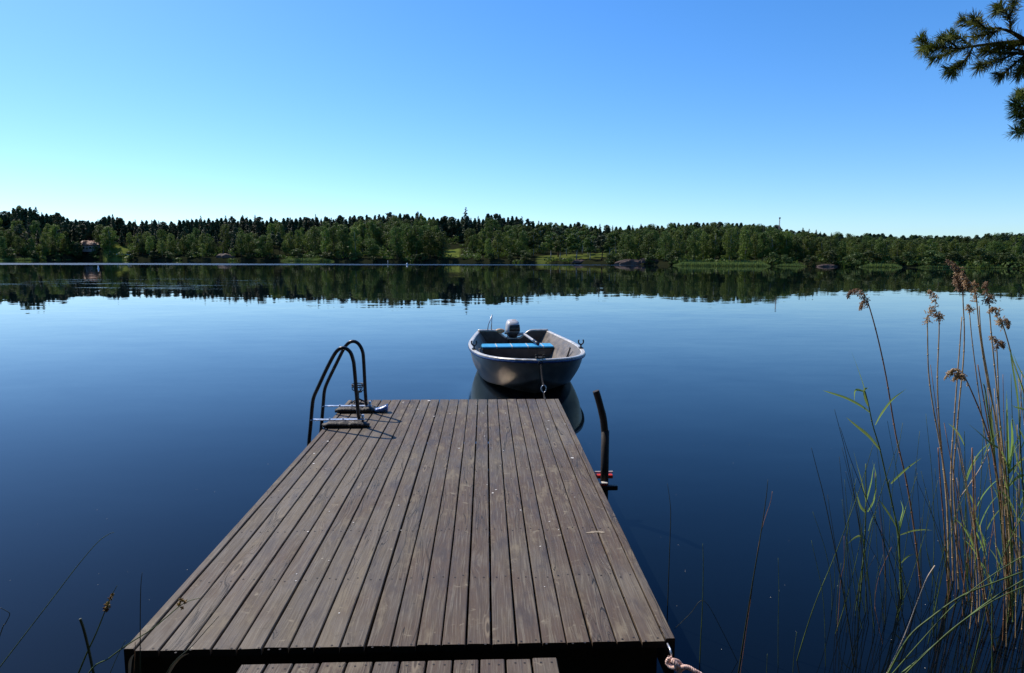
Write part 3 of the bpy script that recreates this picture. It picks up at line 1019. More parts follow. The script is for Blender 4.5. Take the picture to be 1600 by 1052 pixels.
# mast on the hill
q = at_y(1218.5, 340, 128.0)
z0 = ground(q[0], 128.0)
mast = empty('radio_mast', (q[0], 128.0, z0))
tag(mast, 'thin lattice mast sticking up above the trees', 'mast')
m = MB()
for k in range(3):
    a = k * 2.094
    m.tube([(q[0] + 0.14 * math.cos(a), 128 + 0.14 * math.sin(a), z0), (q[0] + 0.07 * math.cos(a), 128 + 0.07 * math.sin(a), q[2])], 0.028, 5)
for k in range(12):
    z = z0 + (q[2] - z0) * (k + 0.5) / 12
    for j in range(3):
        a, b = j * 2.094, (j + 1) * 2.094
        m.tube([(q[0] + 0.11 * math.cos(a), 128 + 0.11 * math.sin(a), z), (q[0] + 0.1 * math.cos(b), 128 + 0.1 * math.sin(b), z + 0.3)], 0.014, 4)
m.build('tower', M['cottage'], mast)
m = MB(); m.box((q[0] - 0.02, 127.9, q[2] - 0.1), (0.3, 0.14, 0.26), bev=0.03); m.build('antenna', M['cowl_dark'], mast)

# ------------------------------------------------------------------ the dock
Y0, Y1, X0, PITCHW = 2.553, 7.01, -1.378, 0.1
zd = lambda y: 0.355 + (y - Y0) / (Y1 - Y0) * 0.03


def deck_at(px, py):
    z = 0.37
    for k in range(6):
        z = zd(at_z(px, py, z)[1])
    return at_z(px, py, z)


def board(m, x0, x1, y0, y1, zf, th=0.028, attr=0.0, nseg=10, ch=0.003, r=None, tilt=0.0):
    rings = []
    for k in range(nseg + 1):
        y = y0 + (y1 - y0) * k / nseg
        e1 = r.normal() * 0.0006 if r else 0
        e2 = r.normal() * 0.0006 if r else 0
        z = zf(y)
        a, b = x0 + e1, x1 + e2
        rings.append([(a, y, z - th), (b, y, z - th), (b, y, z - ch), (b - ch, y, z + tilt), (a + ch, y, z - tilt), (a, y, z - ch)])
    m.loft(rings, 0, True, True, False, attr)
    m.mi[-1] = m.mi[-2] = 2                        # end faces coloured near-black to stand in for shade


dock = empty('floating_dock', (-0.325, (Y0 + Y1) / 2, 0))
tag(dock, 'long weathered grey brown plank dock reaching out into the lake', 'dock')
m = MB()
r = np.random.default_rng(3)
for k in range(21):
    a = X0 + k * PITCHW + 0.0042 + r.normal() * 0.0006
    board(m, a, a + 0.0915 + r.normal() * 0.0008, Y0 + r.normal() * 0.002, Y1 + r.normal() * 0.003, zd, attr=r.random(), r=r, tilt=r.normal() * 0.0006)
rowpx = [1006.5, 903, 828, 774, 731, 696, 662, 637]
rows_y = [deck_at(700, p)[1] for p in rowpx]
for k in range(21):
    for ry in rows_y:
        for sx in (0.026, 0.072):
            x = X0 + k * PITCHW + sx + r.normal() * 0.005
            y = ry + r.normal() * 0.010
            ring = [(x + 0.0048 * math.cos(a), y + 0.0048 * math.sin(a), zd(y) + 0.0012) for a in np.linspace(0, 6.283, 8)[:-1]]
            m.add(ring, [tuple(range(7))], 1)
m.build('deck', [M['wood'], M['screw'], M['dark_wood']], dock, attr=True)
for xa, at_ in ((X0 - 0.042, 0.31), (X0 + 2.1035, 0.66)):
    m = MB()
    ya = Y0 + 0.012
    rr = np.random.default_rng(int(at_ * 100))
    board(m, xa, xa + 0.0385, ya, Y1 - 0.01, lambda y: zd(y) + 0.002, th=0.16, attr=at_, nseg=14, r=rr)
    m.build('edge_board', [M['wood'], M['screw'], M['dark_wood']], dock, attr=True)
m = MB()
m.box((-0.328, Y0 + 0.075, 0.235), (2.06, 0.05, 0.17)); m.box((-0.328, Y1 - 0.06, 0.25), (2.06, 0.05, 0.18))
for ry in rows_y[1:-1]:
    m.box((-0.328, ry, zd(ry) - 0.098), (2.06, 0.045, 0.13))
m.build('beam', M['dark_wood'], dock)
m = MB()                                          # boards closing the lake end, facing the sun
for zc_, at_ in ((0.275, 0.8), (0.155, 0.35)):
    m.box((-0.328, Y1 + 0.016, zc_), (2.10, 0.022, 0.112), bev=0.004, attr=at_)
m.build('end_board', [M['wood']], dock, attr=True)
for fx in (-1.05, 0.4):
    m = MB(); m.box((fx, 4.78, 0.06), (0.6, 4.1, 0.24), bev=0.05)
    m.build('float', M['float'], dock)

m = MB()
for px, py, w_, h_ in ((932, 831.5, 12, 1.0), (922, 833, 7, 0.8), (941, 832.5, 5, 1.1)):
    ring = []
    for k in range(14):
        a = 2 * math.pi * k / 14
        p = deck_at(px + w_ * math.cos(a) * r.uniform(.75, 1.1), py + h_ * math.sin(a) * r.uniform(.6, 1.3))
        ring.append((p[0], p[1], zd(p[1]) + 0.0015 + 0.0004 * px % 3 * 0.001))
    m.add(ring, [tuple(range(14))])
M['bare_wood'] = simple('bare_wood', (0.30, 0.245, 0.17), 0.75, 0, 0.35, 60)
tag(m.build('scuff', M['bare_wood'], dock), 'pale scuffed spot of bare wood')

# walkway from the bank
wy = 2.452
walk = empty('walkway', (-0.34, 1.2, 0))
tag(walk, 'narrow plank walkway at the bottom of the picture leading onto the dock', 'walkway')
wz = lambda y: 0.352 + (2.45 - y) * 0.05
m = MB()
px0 = at_z(379, 1029, 0.352)[0] + 0.006
for k in range(12):
    a = px0 + k * 0.1005 + 0.003
    board(m, a, a + 0.0920, -0.6, wy + r.normal() * 0.002, wz, attr=r.random(), r=r, nseg=6)
    for ry in (wy - 0.026, 1.9, 1.3, 0.7, 0.1):
        for sx in (0.026, 0.072):
            x = a + sx + r.normal() * 0.004; y = ry + r.normal() * 0.004
            m.add([(x + 0.0048 * math.cos(t_), y + 0.0048 * math.sin(t_), wz(y) + 0.0012) for t_ in np.linspace(0, 6.283, 8)[:-1]], [tuple(range(7))], 1)
m.build('deck', [M['wood'], M['screw'], M['dark_wood']], walk, attr=True)
for bx in (px0 + 0.12, px0 + 1.08):
    m = MB()
    m.loft([[(bx - 0.03, yy, wz(yy) - 0.17), (bx + 0.03, yy, wz(yy) - 0.17), (bx + 0.03, yy, wz(yy) - 0.031), (bx - 0.03, yy, wz(yy) - 0.031)] for yy in (-0.55, wy - 0.06)], smooth=False)
    m.build('beam', M['dark_wood'], walk)

# ------------------------------------------------------------------ bathing ladder
yl0, yl1 = 5.975, 6.505
lad = empty('bathing_ladder', (-1.45, 6.24, 0.2))
tag(lad, 'steel bathing ladder with two arched dark handrails at the dock edge', 'ladder')


def rail_path(pix, y, zbase):
    pts = [at_y(px, py, y) for px, py in pix]
    pts[0][2] = zbase
    return pts


near_pix = [(561, 664), (558, 628), (553.5, 575), (551.5, 562), (547.5, 551), (541, 545), (534, 544), (527.5, 547.5), (521, 556), (510, 577), (497, 605), (490, 621), (487.6, 636), (485.2, 665), (482.5, 695)]
far_pix = [(572.5, 643), (570.5, 610), (568, 562), (566, 548), (561, 538.5), (554.5, 534), (547.5, 534.5), (541.5, 539), (536, 547), (524, 571), (511, 598), (506.8, 611), (505.2, 628), (502.4, 662), (500, 690)]
for pix, yy in ((near_pix, yl0), (far_pix, yl1)):
    pts = rail_path(pix, yy, zd(yy) + 0.05)
    last = pts[-1]
    pts.append(np.array([last[0] - 0.02, yy, -0.1])); pts.append(np.array([last[0] - 0.05, yy, -0.9]))
    m = MB(); m.tube(smooth_path(pts, 5), 0.0165, 12)
    m.build('handrail', M['rail'], lad)
for zz in (0.12, -0.15, -0.42):
    m = MB(); m.box((-1.585 - 0.02 * (0.2 - zz), 6.24, zz), (0.07, 0.5, 0.025), bev=0.005)
    m.build('rung', M['galv'], lad)


def bracket(yc, xa, xb, ya, xblk0, xblk1):
    """flat bar from the outer rail to the inner foot, bolted to a block on the deck"""
    m = MB()
    z = zd(yc) + 0.055
    m.box(((xa + xb) / 2, yc, z), (xb - xa, 0.05, 0.008), bev=0.002)
    for k in (0.35, 0.6, 0.95):
        m.tube([(xa + (xb - xa) * k, yc - 0.008, z), (xa + (xb - xa) * k, yc - 0.008, z + 0.016)], 0.008, 6)
    m.tube([(xb - 0.015, yc, z - 0.02), (xb - 0.015, yc, z + 0.045)], 0.013, 8)
    br = m.build('bracket', M['galv'], lad)
    m = MB()
    rr = np.random.default_rng(int(yc * 100))
    rings = []
    n = 22
    for k in range(n + 1):
        u = k / n
        x = xblk0 + (xblk1 - xblk0) * u
        e = min(1, 0.55 + 4 * min(u, 1 - u))
        hw, hh = 0.05 * e * (1 + rr.normal() * 0.03), 0.047 * e * (1 + rr.normal() * 0.06)
        rings.append([(x, ya + hw * math.cos(a), zd(ya) + 0.002 + max(0.0, hh * 0.5 + hh * 0.56 * math.sin(a) * (1 + rr.normal() * 0.05))) for a in np.linspace(0, 6.283, 13)[:-1]])
    m.loft(rings)
    m.build('mounting_block', M['block'], lad)
    return br


bracket(yl0, -1.545, -1.075, 5.925, -1.435, -1.025)
bracket(yl1, -1.565, -1.10, 6.47, -1.44, -1.055)
m = MB()
rings = []
for u in np.linspace(0, 1, 8):
    x = -1.058 + 0.115 * u
    zt = 0.035 + 0.030 * u * u + 0.01 * u
    rings.append([(x, 6.475 + 0.045 * math.cos(a), zd(6.5) + 0.004 + max(0, zt * 0.5 + zt * 0.55 * math.sin(a))) for a in np.linspace(0, 6.283, 13)[:-1]])
m.loft(rings)
tag(m.build('end_cap', M['blue_rubber'], lad), 'blue rubber end')

# ------------------------------------------------------------------ small iron stand with a ring basket
b = deck_at(560, 632)
st = empty('iron_stand', tuple(b))
tag(st, 'small black iron stand with a ring basket behind the ladder handrails', 'stand')
m = MB()
m.tube([(b[0], b[1], b[2] + 0.03), (b[0], b[1], b[2] + 0.13)], 0.009, 8)
m.build('pole', M['black_iron'], st)
for k in range(3):
    a = 0.5 + k * 2.094
    m = MB(); m.tube(smooth_path([(b[0], b[1], b[2] + 0.06), (b[0] + 0.04 * math.cos(a), b[1] + 0.04 * math.sin(a), b[2] + 0.035), (b[0] + 0.095 * math.cos(a), b[1] + 0.095 * math.sin(a), b[2] + 0.006)], 4), 0.008, 8)
    m.build('leg', M['black_iron'], st)
m = MB()
for zz, rad in ((0.205, 0.06), (0.185, 0.06), (0.13, 0.035)):
    m.tube([(b[0] + rad * math.cos(a), b[1] + rad * math.sin(a), b[2] + zz) for a in np.linspace(0, 6.283, 25)], 0.006, 6, cap=False)
for k in range(6):
    a = k * 1.047
    m.tube([(b[0] + 0.06 * math.cos(a), b[1] + 0.06 * math.sin(a), b[2] + 0.208), (b[0] + 0.058 * math.cos(a), b[1] + 0.058 * math.sin(a), b[2] + 0.15), (b[0] + 0.01 * math.cos(a), b[1] + 0.01 * math.sin(a), b[2] + 0.125)], 0.005, 6)
m.build('basket', M['black_iron'], st)
m = MB()
m.tube([(b[0] + 0.03 + 0.075 * math.cos(a), b[1] - 0.02 + 0.06 * math.sin(a), b[2] + 0.012 + 0.01 * math.sin(3 * a)) for a in np.linspace(0, 12.0, 50)], 0.008, 6)
tag(m.build('coiled_rope', M['block'], origin=tuple(b)), 'short dark coil of rope around the foot of the iron stand', 'rope')

# ------------------------------------------------------------------ mooring post with bent top
yp = 4.78
post = empty('mooring_post', (0.855, yp, 0))
tag(post, 'tarred pipe post with a bent top held at the dock side by a red clamp', 'post')
c0 = at_y(944.5, 750, yp)
xp = c0[0]
m = MB(); zt = at_y(944, 673, yp)[2]
m.tube([(xp, yp, -1.2), (xp, yp, 0.3), (xp - 0.001, yp, zt)], 0.0295, 16); m.build('pipe', M['post'], post)
pts = [at_y(a, b_, yp) for a, b_ in ((945, 676), (944, 665), (942, 651), (938, 635), (934.5, 622), (931, 611))]
m = MB(); m.tube([(xp, yp, zt - 0.03)] + smooth_path(pts, 4), [0.026] * 12 + [0.0245] * 10, 14); m.build('bent_arm', M['post'], post)
zc = at_y(948, 750, yp)[2]
cl = MB(); cl.box((xp - 0.008, yp + 0.045, zc + 0.014), (0.150, 0.045, 0.026), bev=0.004)
clamp = cl.build('clamp', M['red'], post)
m = MB(); m.box((xp - 0.006, yp + 0.072, zc + 0.036), (0.16, 0.010, 0.010)); m.build('clamp_edge', M['pale'], clamp)
m = MB(); m.box((xp + 0.012, yp - 0.048, zc - 0.042), (0.15, 0.032, 0.034), bev=0.004); m.build('clamp_bar', M['black_iron'], post)
m = MB(); m.box((xp - 0.03, yp - 0.046, zc - 0.016), (0.085, 0.035, 0.014), bev=0.003); m.build('clamp_pad', M['red'], post)
m = MB(); m.box((xp - 0.03, yp - 0.046, zc - 0.0055), (0.085, 0.037, 0.006)); m.build('clamp_edge', M['pale'], post)
m = MB()
for k in range(3):
    m.tube([(xp - 0.085 + k * 0.006, yp + 0.09 - k * 0.04, zc), (xp - 0.095 + k * 0.008, yp + 0.1 - k * 0.05, zc + 0.055 - k * 0.012)], 0.005, 6)
m.build('bolt', M['galv'], post)

# ------------------------------------------------------------------ rowing boat
BOW = np.array([0.70, 8.62]); STERN = np.array([0.50, 12.35])
axis = STERN - BOW
LB = float(np.linalg.norm(axis))
brz = math.atan2(-axis[0], axis[1])
boat = empty('rowing_boat', (BOW[0], BOW[1], 0), brz)        # local +Y runs from bow to stern
tag(boat, 'grey open boat with a blue topped bench moored bow first at the dock end', 'boat')


def cur(us, vs):
    us = np.array(us, float); vs = np.array(vs, float)
    d = np.gradient(vs, us)

    def f(u):
        i = int(np.clip(np.searchsorted(us, u) - 1, 0, len(us) - 2))
        h = us[i + 1] - us[i]; t = (u - us[i]) / h
        return ((2 * t ** 3 - 3 * t * t + 1) * vs[i] + (t ** 3 - 2 * t * t + t) * h * d[i] + (-2 * t ** 3 + 3 * t * t) * vs[i + 1] + (t ** 3 - t * t) * h * d[i + 1])
    return f


gb = cur([0, .02, .06, .12, .2, .3, .42, .6, .8, 1], [.015, .22, .43, .59, .705, .78, .825, .83, .755, .64])
gz = cur([0, .1, .25, .5, .75, 1], [.54, .522, .498, .472, .468, .487])
cb = cur([0, .03, .08, .15, .25, .4, .6, .8, 1], [.010, .13, .29, .44, .57, .67, .695, .655, .565])
cz = cur([0, .05, .12, .25, .4, 1], [.30, .22, .15, .085, .05, .04])
kz = cur([0, .05, .12, .25, .5, 1], [.27, .10, .0, -.1, -.14, -.10])
rk = cur([0, .1, .3, 1], [.30, .17, .05, 0])
NSTN = 40
US = np.linspace(0, 1, NSTN) ** 1.35


def outer(u):
    """half section from gunwale to keel"""
    y = u * LB
    p = []
    for k in range(7):
        t = k / 6
        x = gb(u) * (1 - t) + cb(u) * t + 0.035 * math.sin(math.pi * t) * min(1, 0.1 + u * 4)
        z = gz(u) * (1 - t) + cz(u) * t
        p.append((x, y + rk(u) * (gz(u) - z), z))
    p.append((cb(u) - 0.012, p[-1][1], cz(u) - 0.018))
    for k in range(1, 5):
        t = k / 4
        x = (cb(u) - 0.012) * (1 - t)
        z = (cz(u) - 0.018) * (1 - t) + kz(u) * t
        p.append((x, y + rk(u) * (gz(u) - z), z))
    return p


def inner(u):
    y = u * LB
    b, g = gb(u), gz(u)
    p = []
    for x, z in ((max(0.01, b - 0.038), g + 0.002), (max(0.01, b - 0.085), g - 0.06), (max(0.01, b - 0.17), 0.30 + 0.1 * (1 - u) ** 4), (max(0.01, b - 0.24), 0.15 + 0.2 * (1 - u) ** 4), (0.0, 0.12 + 0.2 * (1 - u) ** 4)):
        p.append((x, y + 0.03 + rk(u) * 0.75 * (g - z), z))
    return p


m = MB()
m.loft([outer(u) for u in US], 0, False, False)
m.loft([[(-p[0], p[1], p[2]) for p in outer(u)][::-1] for u in US], 0, False, False)
o = outer(0)                                         # close the stem
fullbow = o + [(-p[0], p[1], p[2]) for p in o[-2::-1]]
m.add(fullbow, [tuple(range(len(fullbow)))], 0, False)
irs = []
for u in US:
    i_ = inner(min(u, 0.985))
    irs.append(i_ + [(-p[0], p[1], p[2]) for p in i_[-2::-1]])
m.loft([r_[::-1] for r_ in irs], 1, False, False)
m.add(irs[0], [tuple(range(len(irs[0])))], 1, True)
m.build('hull', [M['alu'], M['inner']], boat, local=True)

# gunwale: cream top and blue rubbing strip
sheer = [np.array([gb(u), u * LB, gz(u)]) for u in US]
loop = [np.array([-p[0], p[1], p[2]]) for p in sheer[::-1]] + [np.array([0, -0.015, 0.542])] + sheer


def sweep(path, prof):
    out = []
    n = len(path)
    for i, p in enumerate(path):
        t = path[min(i + 1, n - 1)] - path[max(i - 1, 0)]
        t = t / np.linalg.norm(t)
        sd = np.cross(t, [0, 0, 1]); sd /= np.linalg.norm(sd)      # outwards
        out.append([p + sd * a + np.array([0, 0, c]) for a, c in prof])
    return out


m = MB(); m.loft(sweep(loop, [(0.022, -0.006), (0.022, 0.006), (0.014, 0.014), (-0.026, 0.014), (-0.040, 0.006), (-0.040, -0.012)]), smooth=False)
m.build('gunwale', M['gunwale'], boat, local=True)
m = MB(); m.loft(sweep(loop, [(0.010, -0.040), (0.024, -0.036), (0.028, -0.022), (0.023, -0.0085), (0.002, -0.0085)]), smooth=False)
m.build('rub_rail', M['blue_rail'], boat, local=True)

# transom with a cut-down middle
m = MB()
xs = np.linspace(-0.64, 0.64, 33)
top = [0.50 - 0.15 * math.exp(-((x) / 0.24) ** 4) for x in xs]
bot = []
for x in xs:
    ax = abs(x)
    if ax < 0.55:
        bot.append(-0.10 + (0.03 + 0.10) * ax / 0.55)
    else:
        bot.append(0.03 + (ax - 0.55) / 0.09 * 0.40)
ring = [(x, LB - 0.05, z) for x, z in zip(xs, top)] + [(x, LB - 0.05, z) for x, z in zip(xs[::-1], bot[::-1])]
ring2 = [(p[0], LB + 0.004, p[2]) for p in ring]
nn = len(xs)
for k in range(nn - 1):
    m.add([ring[k], ring[k + 1], ring[2 * nn - 2 - k], ring[2 * nn - 1 - k]], [(0, 1, 2, 3)], 0)
    m.add([ring2[k], ring2[k + 1], ring2[2 * nn - 2 - k], ring2[2 * nn - 1 - k]], [(3, 2, 1, 0)], 0)
    m.add([ring[k], ring[k + 1], ring2[k + 1], ring2[k]], [(3, 2, 1, 0)], 0)
m.build('transom', M['thwart'], boat, local=True)
m = MB(); m.tube([(x, LB - 0.022, z + 0.004) for x, z in zip(xs, top)], 0.026, 8); m.build('transom_edge', M['gunwale'], boat, local=True)


def thwart(y0, y1, zt, hw, cushion=True):
    m = MB(); m.box((0, (y0 + y1) / 2, zt - 0.145), (hw * 2, y1 - y0 - 0.02, 0.21), bev=0.012)
    th = m.build('thwart', M['thwart'], boat, local=True)
    if cushion:
        m = MB(); m.box((0, (y0 + y1) / 2, zt - 0.018), (hw * 2 + 0.02, y1 - y0, 0.028), bev=0.008)
        for k in (-0.36, -0.1, 0.17, 0.43):
            m.box((k, (y0 + y1) / 2, zt - 0.0175), (0.016, y1 - y0 + 0.004, 0.031), mi=1)
        m.build('seat', [M['cushion'], M['pale']], th, local=True)


thwart(2.78, 3.18, 0.345, 0.60)
thwart(0.95, 1.25, 0.34, 0.52)
m = MB(); m.box((0.40, 2.786, 0.235), (0.12, 0.012, 0.06)); m.build('plate', M['inner'], boat, local=True)
# slanting side stringers
for sx in (-1, 1):
    m = MB()
    m.tube([(sx * 0.70, 1.75, 0.46), (sx * 0.645, 1.72, 0.30), (sx * 0.60, 1.7, 0.17)], 0.022, 8, flat=0.6)
    m.build('frame_rib', M['inner'], boat, local=True)
    # rowlock fork
    yk = 1.38
    u = yk / LB
    x, z = sx * (gb(u) - 0.015), gz(u) + 0.02
    m = MB()
    m.tube([(x, yk, z - 0.03), (x, yk, z + 0.055)], 0.012, 8)
    m.tube([(x + 0.038 * math.sin(a) * 1.0, yk, z + 0.095 - 0.042 * math.cos(a)) for a in np.linspace(-2.3, 2.3, 15)], 0.010, 8)
    m.box((x, yk, z + 0.004), (0.06, 0.12, 0.014), bev=0.004)
    m.build('rowlock', M['black_iron'], boat, local=True)
# bow fitting
m = MB()
m.box((0.0, 0.03, 0.572), (0.12, 0.07, 0.016), bev=0.004)
for sx in (-0.035, 0.035):
    m.tube([(sx, 0.0, 0.57), (sx, 0.0, 0.608), (sx * 1.9, -0.01, 0.616)], 0.009, 8)
m.tube([(0.0 + 0.026 * math.cos(a), -0.035, 0.51 + 0.026 * math.sin(a)) for a in np.linspace(0, 6.283, 17)], 0.006, 6)
m.build('bow_cleat', M['chain'], boat, local=True)
# stern pole and fender
m = MB()
m.tube([(-0.40, LB - 0.03, 0.46), (-0.385, LB - 0.03, 0.80)], 0.009, 8)
m.tube([(-0.47, LB - 0.03, 0.48), (-0.45, LB - 0.03, 0.62), (-0.385, LB - 0.03, 0.78)], 0.009, 8)
m.build('pole', M['galv'], boat, local=True)
m = MB(); m.sphere((-0.24, LB - 0.02, 0.50), 0.045, sc=(2.0, 1, 1)); m.build('fender', M['fender'], boat, local=True)

# ------------------------------------------------------------------ outboard motor on the transom
ml = axis / LB
mo = np.array([STERN[0], STERN[1]]) + ml * 0.02
mot = empty('outboard_motor', (mo[0], mo[1], 0.325), brz)
tag(mot, 'small outboard motor with pale grey cowling clamped to the boat\'s transom', 'motor')


def rrect(cx, cy, hx, hy, z, n=20, pw=3.2, tilt=0.0):
    out = []
    for k in range(n):
        a = 2 * math.pi * k / n
        c, s_ = math.cos(a), math.sin(a)
        x = hx * math.copysign(abs(c) ** (2 / pw), c); y_ = hy * math.copysign(abs(s_) ** (2 / pw), s_)
        out.append((cx + x, cy + y_, z + tilt * y_))
    return out


m = MB()
m.loft([rrect(0, 0.06, 0.122, 0.17, 0.155), rrect(0, 0.06, 0.132, 0.18, 0.17), rrect(0, 0.06, 0.132, 0.18, 0.20), rrect(0, 0.06, 0.124, 0.172, 0.28), rrect(0, 0.065, 0.112, 0.15, 0.325, tilt=0.05), rrect(0, 0.075, 0.09, 0.115, 0.355, tilt=0.08), rrect(0, 0.08, 0.05, 0.07, 0.366, tilt=0.05)])
cw = m.build('cowling', M['cowl'], mot, local=True)
m = MB()
m.loft([rrect(0.022, -0.118, 0.098, 0.010, 0.172, 14), rrect(0.022, -0.116, 0.096, 0.010, 0.24, 14), rrect(0.022, -0.110, 0.090, 0.010, 0.292, 14)])
m.build('face_plate', M['cowl_dark'], cw, local=True)
m = MB(); m.box((0.02, 0.05, 0.366), (0.07, 0.05, 0.01), bev=0.003); m.build('badge', M['fender'], cw, local=True)
m = MB()
m.loft([rrect(0, 0.06, 0.07, 0.11, 0.02), rrect(0, 0.06, 0.085, 0.13, 0.07), rrect(0, 0.06, 0.125, 0.17, 0.12), rrect(0, 0.06, 0.130, 0.178, 0.158)])
m.box((-0.11, 0.0, 0.13), (0.09, 0.06, 0.03), bev=0.008)
m.tube(smooth_path([(-0.10, -0.10, 0.10), (-0.14, -0.12, 0.0), (-0.12, -0.14, -0.08)], 5), 0.008, 6)
m.build('lower_cowling', M['cowl_dark'], mot, local=True)
m = MB()
m.loft([rrect(0, 0.10, 0.045, 0.07, -0.75), rrect(0, 0.10, 0.05, 0.08, -0.3), rrect(0, 0.07, 0.06, 0.09, 0.03)])
m.build('midsection', M['cowl_dark'], mot, local=True)
m = MB()
m.box((0, -0.03, -0.05), (0.2, 0.14, 0.16), bev=0.02)
for sx in (-0.07, 0.07):
    m.tube([(sx, -0.12, -0.06), (sx, -0.16, -0.06)], 0.018, 8)
m.build('clamp_bracket', M['cowl_dark'], mot, local=True)
m = MB()
m.tube(smooth_path([(0.07, -0.05, 0.10), (0.16, -0.12, 0.13), (0.20, -0.26, 0.125), (0.30, -0.72, 0.075)], 6), [0.028] * 8 + [0.023] * 11, 10)
til = m.build('tiller', M['cowl'], mot, local=True)
m = MB(); m.tube([(0.298, -0.71, 0.076), (0.345, -0.93, 0.050)], [0.024, 0.026], 10); m.build('grip', M['cowl_dark'], til, local=True)

# ------------------------------------------------------------------ mooring chain from the bow to the dock
ce = Matrix.Rotation(brz, 3, 'Z') @ Vector((0.0, -0.04, 0.50)) + Vector((BOW[0], BOW[1], 0))
ring_p = at_y(849.5, 608, 7.75)
tie = deck_at(852.5, 625); tie[1] = Y1 - 0.005
ch = empty('mooring_chain', tuple(tie))
tag(ch, 'steel mooring chain with a ring hanging from the boat bow to the dock end', 'chain')


def chain(p0, p1, sag, n, r, w, nm):
    m = MB()
    pts = [np.array(p0) + (np.array(p1) - np.array(p0)) * k / n - np.array([0, 0, sag * math.sin(math.pi * k / n)]) for k in range(n + 1)]
    for k in range(n):
        a, b = Vector(pts[k]), Vector(pts[k + 1])
        d = (b - a); L = d.length; d.normalize()
        s1 = d.orthogonal().normalized()
        if k % 2:
            s1 = d.cross(s1)
        c = (a + b) / 2
        m.tube([c + d * (L * 0.68) * math.cos(t) + s1 * w * math.sin(t) for t in np.linspace(0, 6.283, 13)], r, 6, cap=False)
    return m.build(nm, M['chain'], ch)


chain(ce, ring_p + np.array([0, 0, 0.045]), 0.06, 24, 0.0026, 0.0085, 'chain')
m = MB()
m.tube([ring_p + np.array([0.028 * math.cos(a), 0.0, 0.042 * math.sin(a)]) for a in np.linspace(0, 6.283, 25)], 0.006, 8, cap=False)
m.build('ring', M['galv'], ch)
chain(ring_p - np.array([0, 0, 0.045]), tie, 0.02, 16, 0.0026, 0.008, 'chain')

# ------------------------------------------------------------------ rope at the dock's near corner
hk = at_y(1048, 1022, 2.50)
rp = empty('mooring_rope', tuple(hk))
tag(rp, 'knotted pink and white rope tied to a hook at the near right dock corner', 'rope')
m = MB()
m.tube([hk + np.array([0.0, 0.05, 0.012]), hk + np.array([0, 0.01, 0.014]), hk + np.array([0.0, -0.008, 0.004]), hk + np.array([0.002, -0.004, -0.02])], [0.004] * 4, 8)
m.build('hook', M['galv'], rp)


def twisted(m, path, R0=0.0085):
    path = smooth_path(path, 10)
    n = len(path)
    for s_ in range(3):
        pts = []
        for i, p in enumerate(path):
            t = path[min(i + 1, n - 1)] - path[max(i - 1, 0)]
            t = Vector(t).normalized()
            a = Vector((0.3, 0.2, 1)).cross(t).normalized(); b = t.cross(a)
            an = i * 0.75 + s_ * 2.094
            pts.append(Vector(p) + (a * math.cos(an) + b * math.sin(an)) * R0 * 0.55)
        m.tube(pts, R0 * 0.62, 7)


m = MB()
P_ = lambda px, py, y=2.46: at_y(px, py, y)
twisted(m, [P_(1047, 1027), P_(1043, 1036, 2.47), P_(1050, 1043, 2.45), P_(1058, 1041, 2.43), P_(1052, 1033, 2.44), P_(1060, 1035, 2.45), P_(1066, 1043, 2.47)])
twisted(m, [P_(1048, 1031, 2.48), P_(1060, 1037, 2.47), P_(1067, 1043, 2.45), P_(1060, 1049, 2.45), P_(1064, 1044, 2.43), P_(1074, 1043, 2.43), P_(1085, 1049, 2.42), P_(1102, 1060, 2.40), P_(1135, 1095, 2.2), P_(1160, 1150, 1.9)])
m.build('cord', M['rope'], rp)

# droppings and specks
m = MB()
r = np.random.default_rng(11)
for px, py, s_ in [(670, 626.5, .018), (630, 629, .012), (653, 640, .010), (678, 651, .009), (749, 643, .008), (790, 646, .008), (857, 658, .010), (856, 671, .010), (883, 663, .008), (894, 716, .014), (775, 766, .007), (770, 771, .008), (512, 690, .011), (491, 709, .009), (490, 725, .009), (755, 646, .008), (820, 663, .007), (703, 647, .008), (757, 682, .007), (717, 701, .008)] + [(r.uniform(450, 950), r.uniform(640, 960), r.uniform(.003, .006)) for k in range(26)]:
    p = deck_at(px, py)
    if not (X0 < p[0] < X0 + 2.1):
        continue
    n = 9
    ph = r.random() * 6.28
    m.add([(p[0] + s_ * (0.7 + 0.4 * r.random()) * math.cos(2 * math.pi * k / n), p[1] + s_ * (0.8 + 0.5 * r.random()) * math.sin(2 * math.pi * k / n), zd(p[1]) + 0.0022) for k in range(n)], [tuple(range(n))])
tag(m.build('bird_droppings', M['dropping']), 'white specks scattered over the dock boards', None, None, 'stuff')
m = MB()
for k in range(110):
    px, py = r.uniform(-40, 1640), r.uniform(660, 1052)
    p = at_z(px, py, 0.003)
    if X0 - 0.1 < p[0] < X0 + 2.25 and p[1] < Y1 + .1:
        continue
    s_ = r.uniform(.0008, .0022)
    m.add([(p[0] + s_ * math.cos(a) * r.uniform(.6, 1.4), p[1] + s_ * 1.5 * math.sin(a), 0.003) for a in np.linspace(0, 6.283, 7)[:-1]], [tuple(range(6))])
tag(m.build('floating_specks', M['speck']), 'pale specks of pollen floating on the water', None, None, 'stuff')


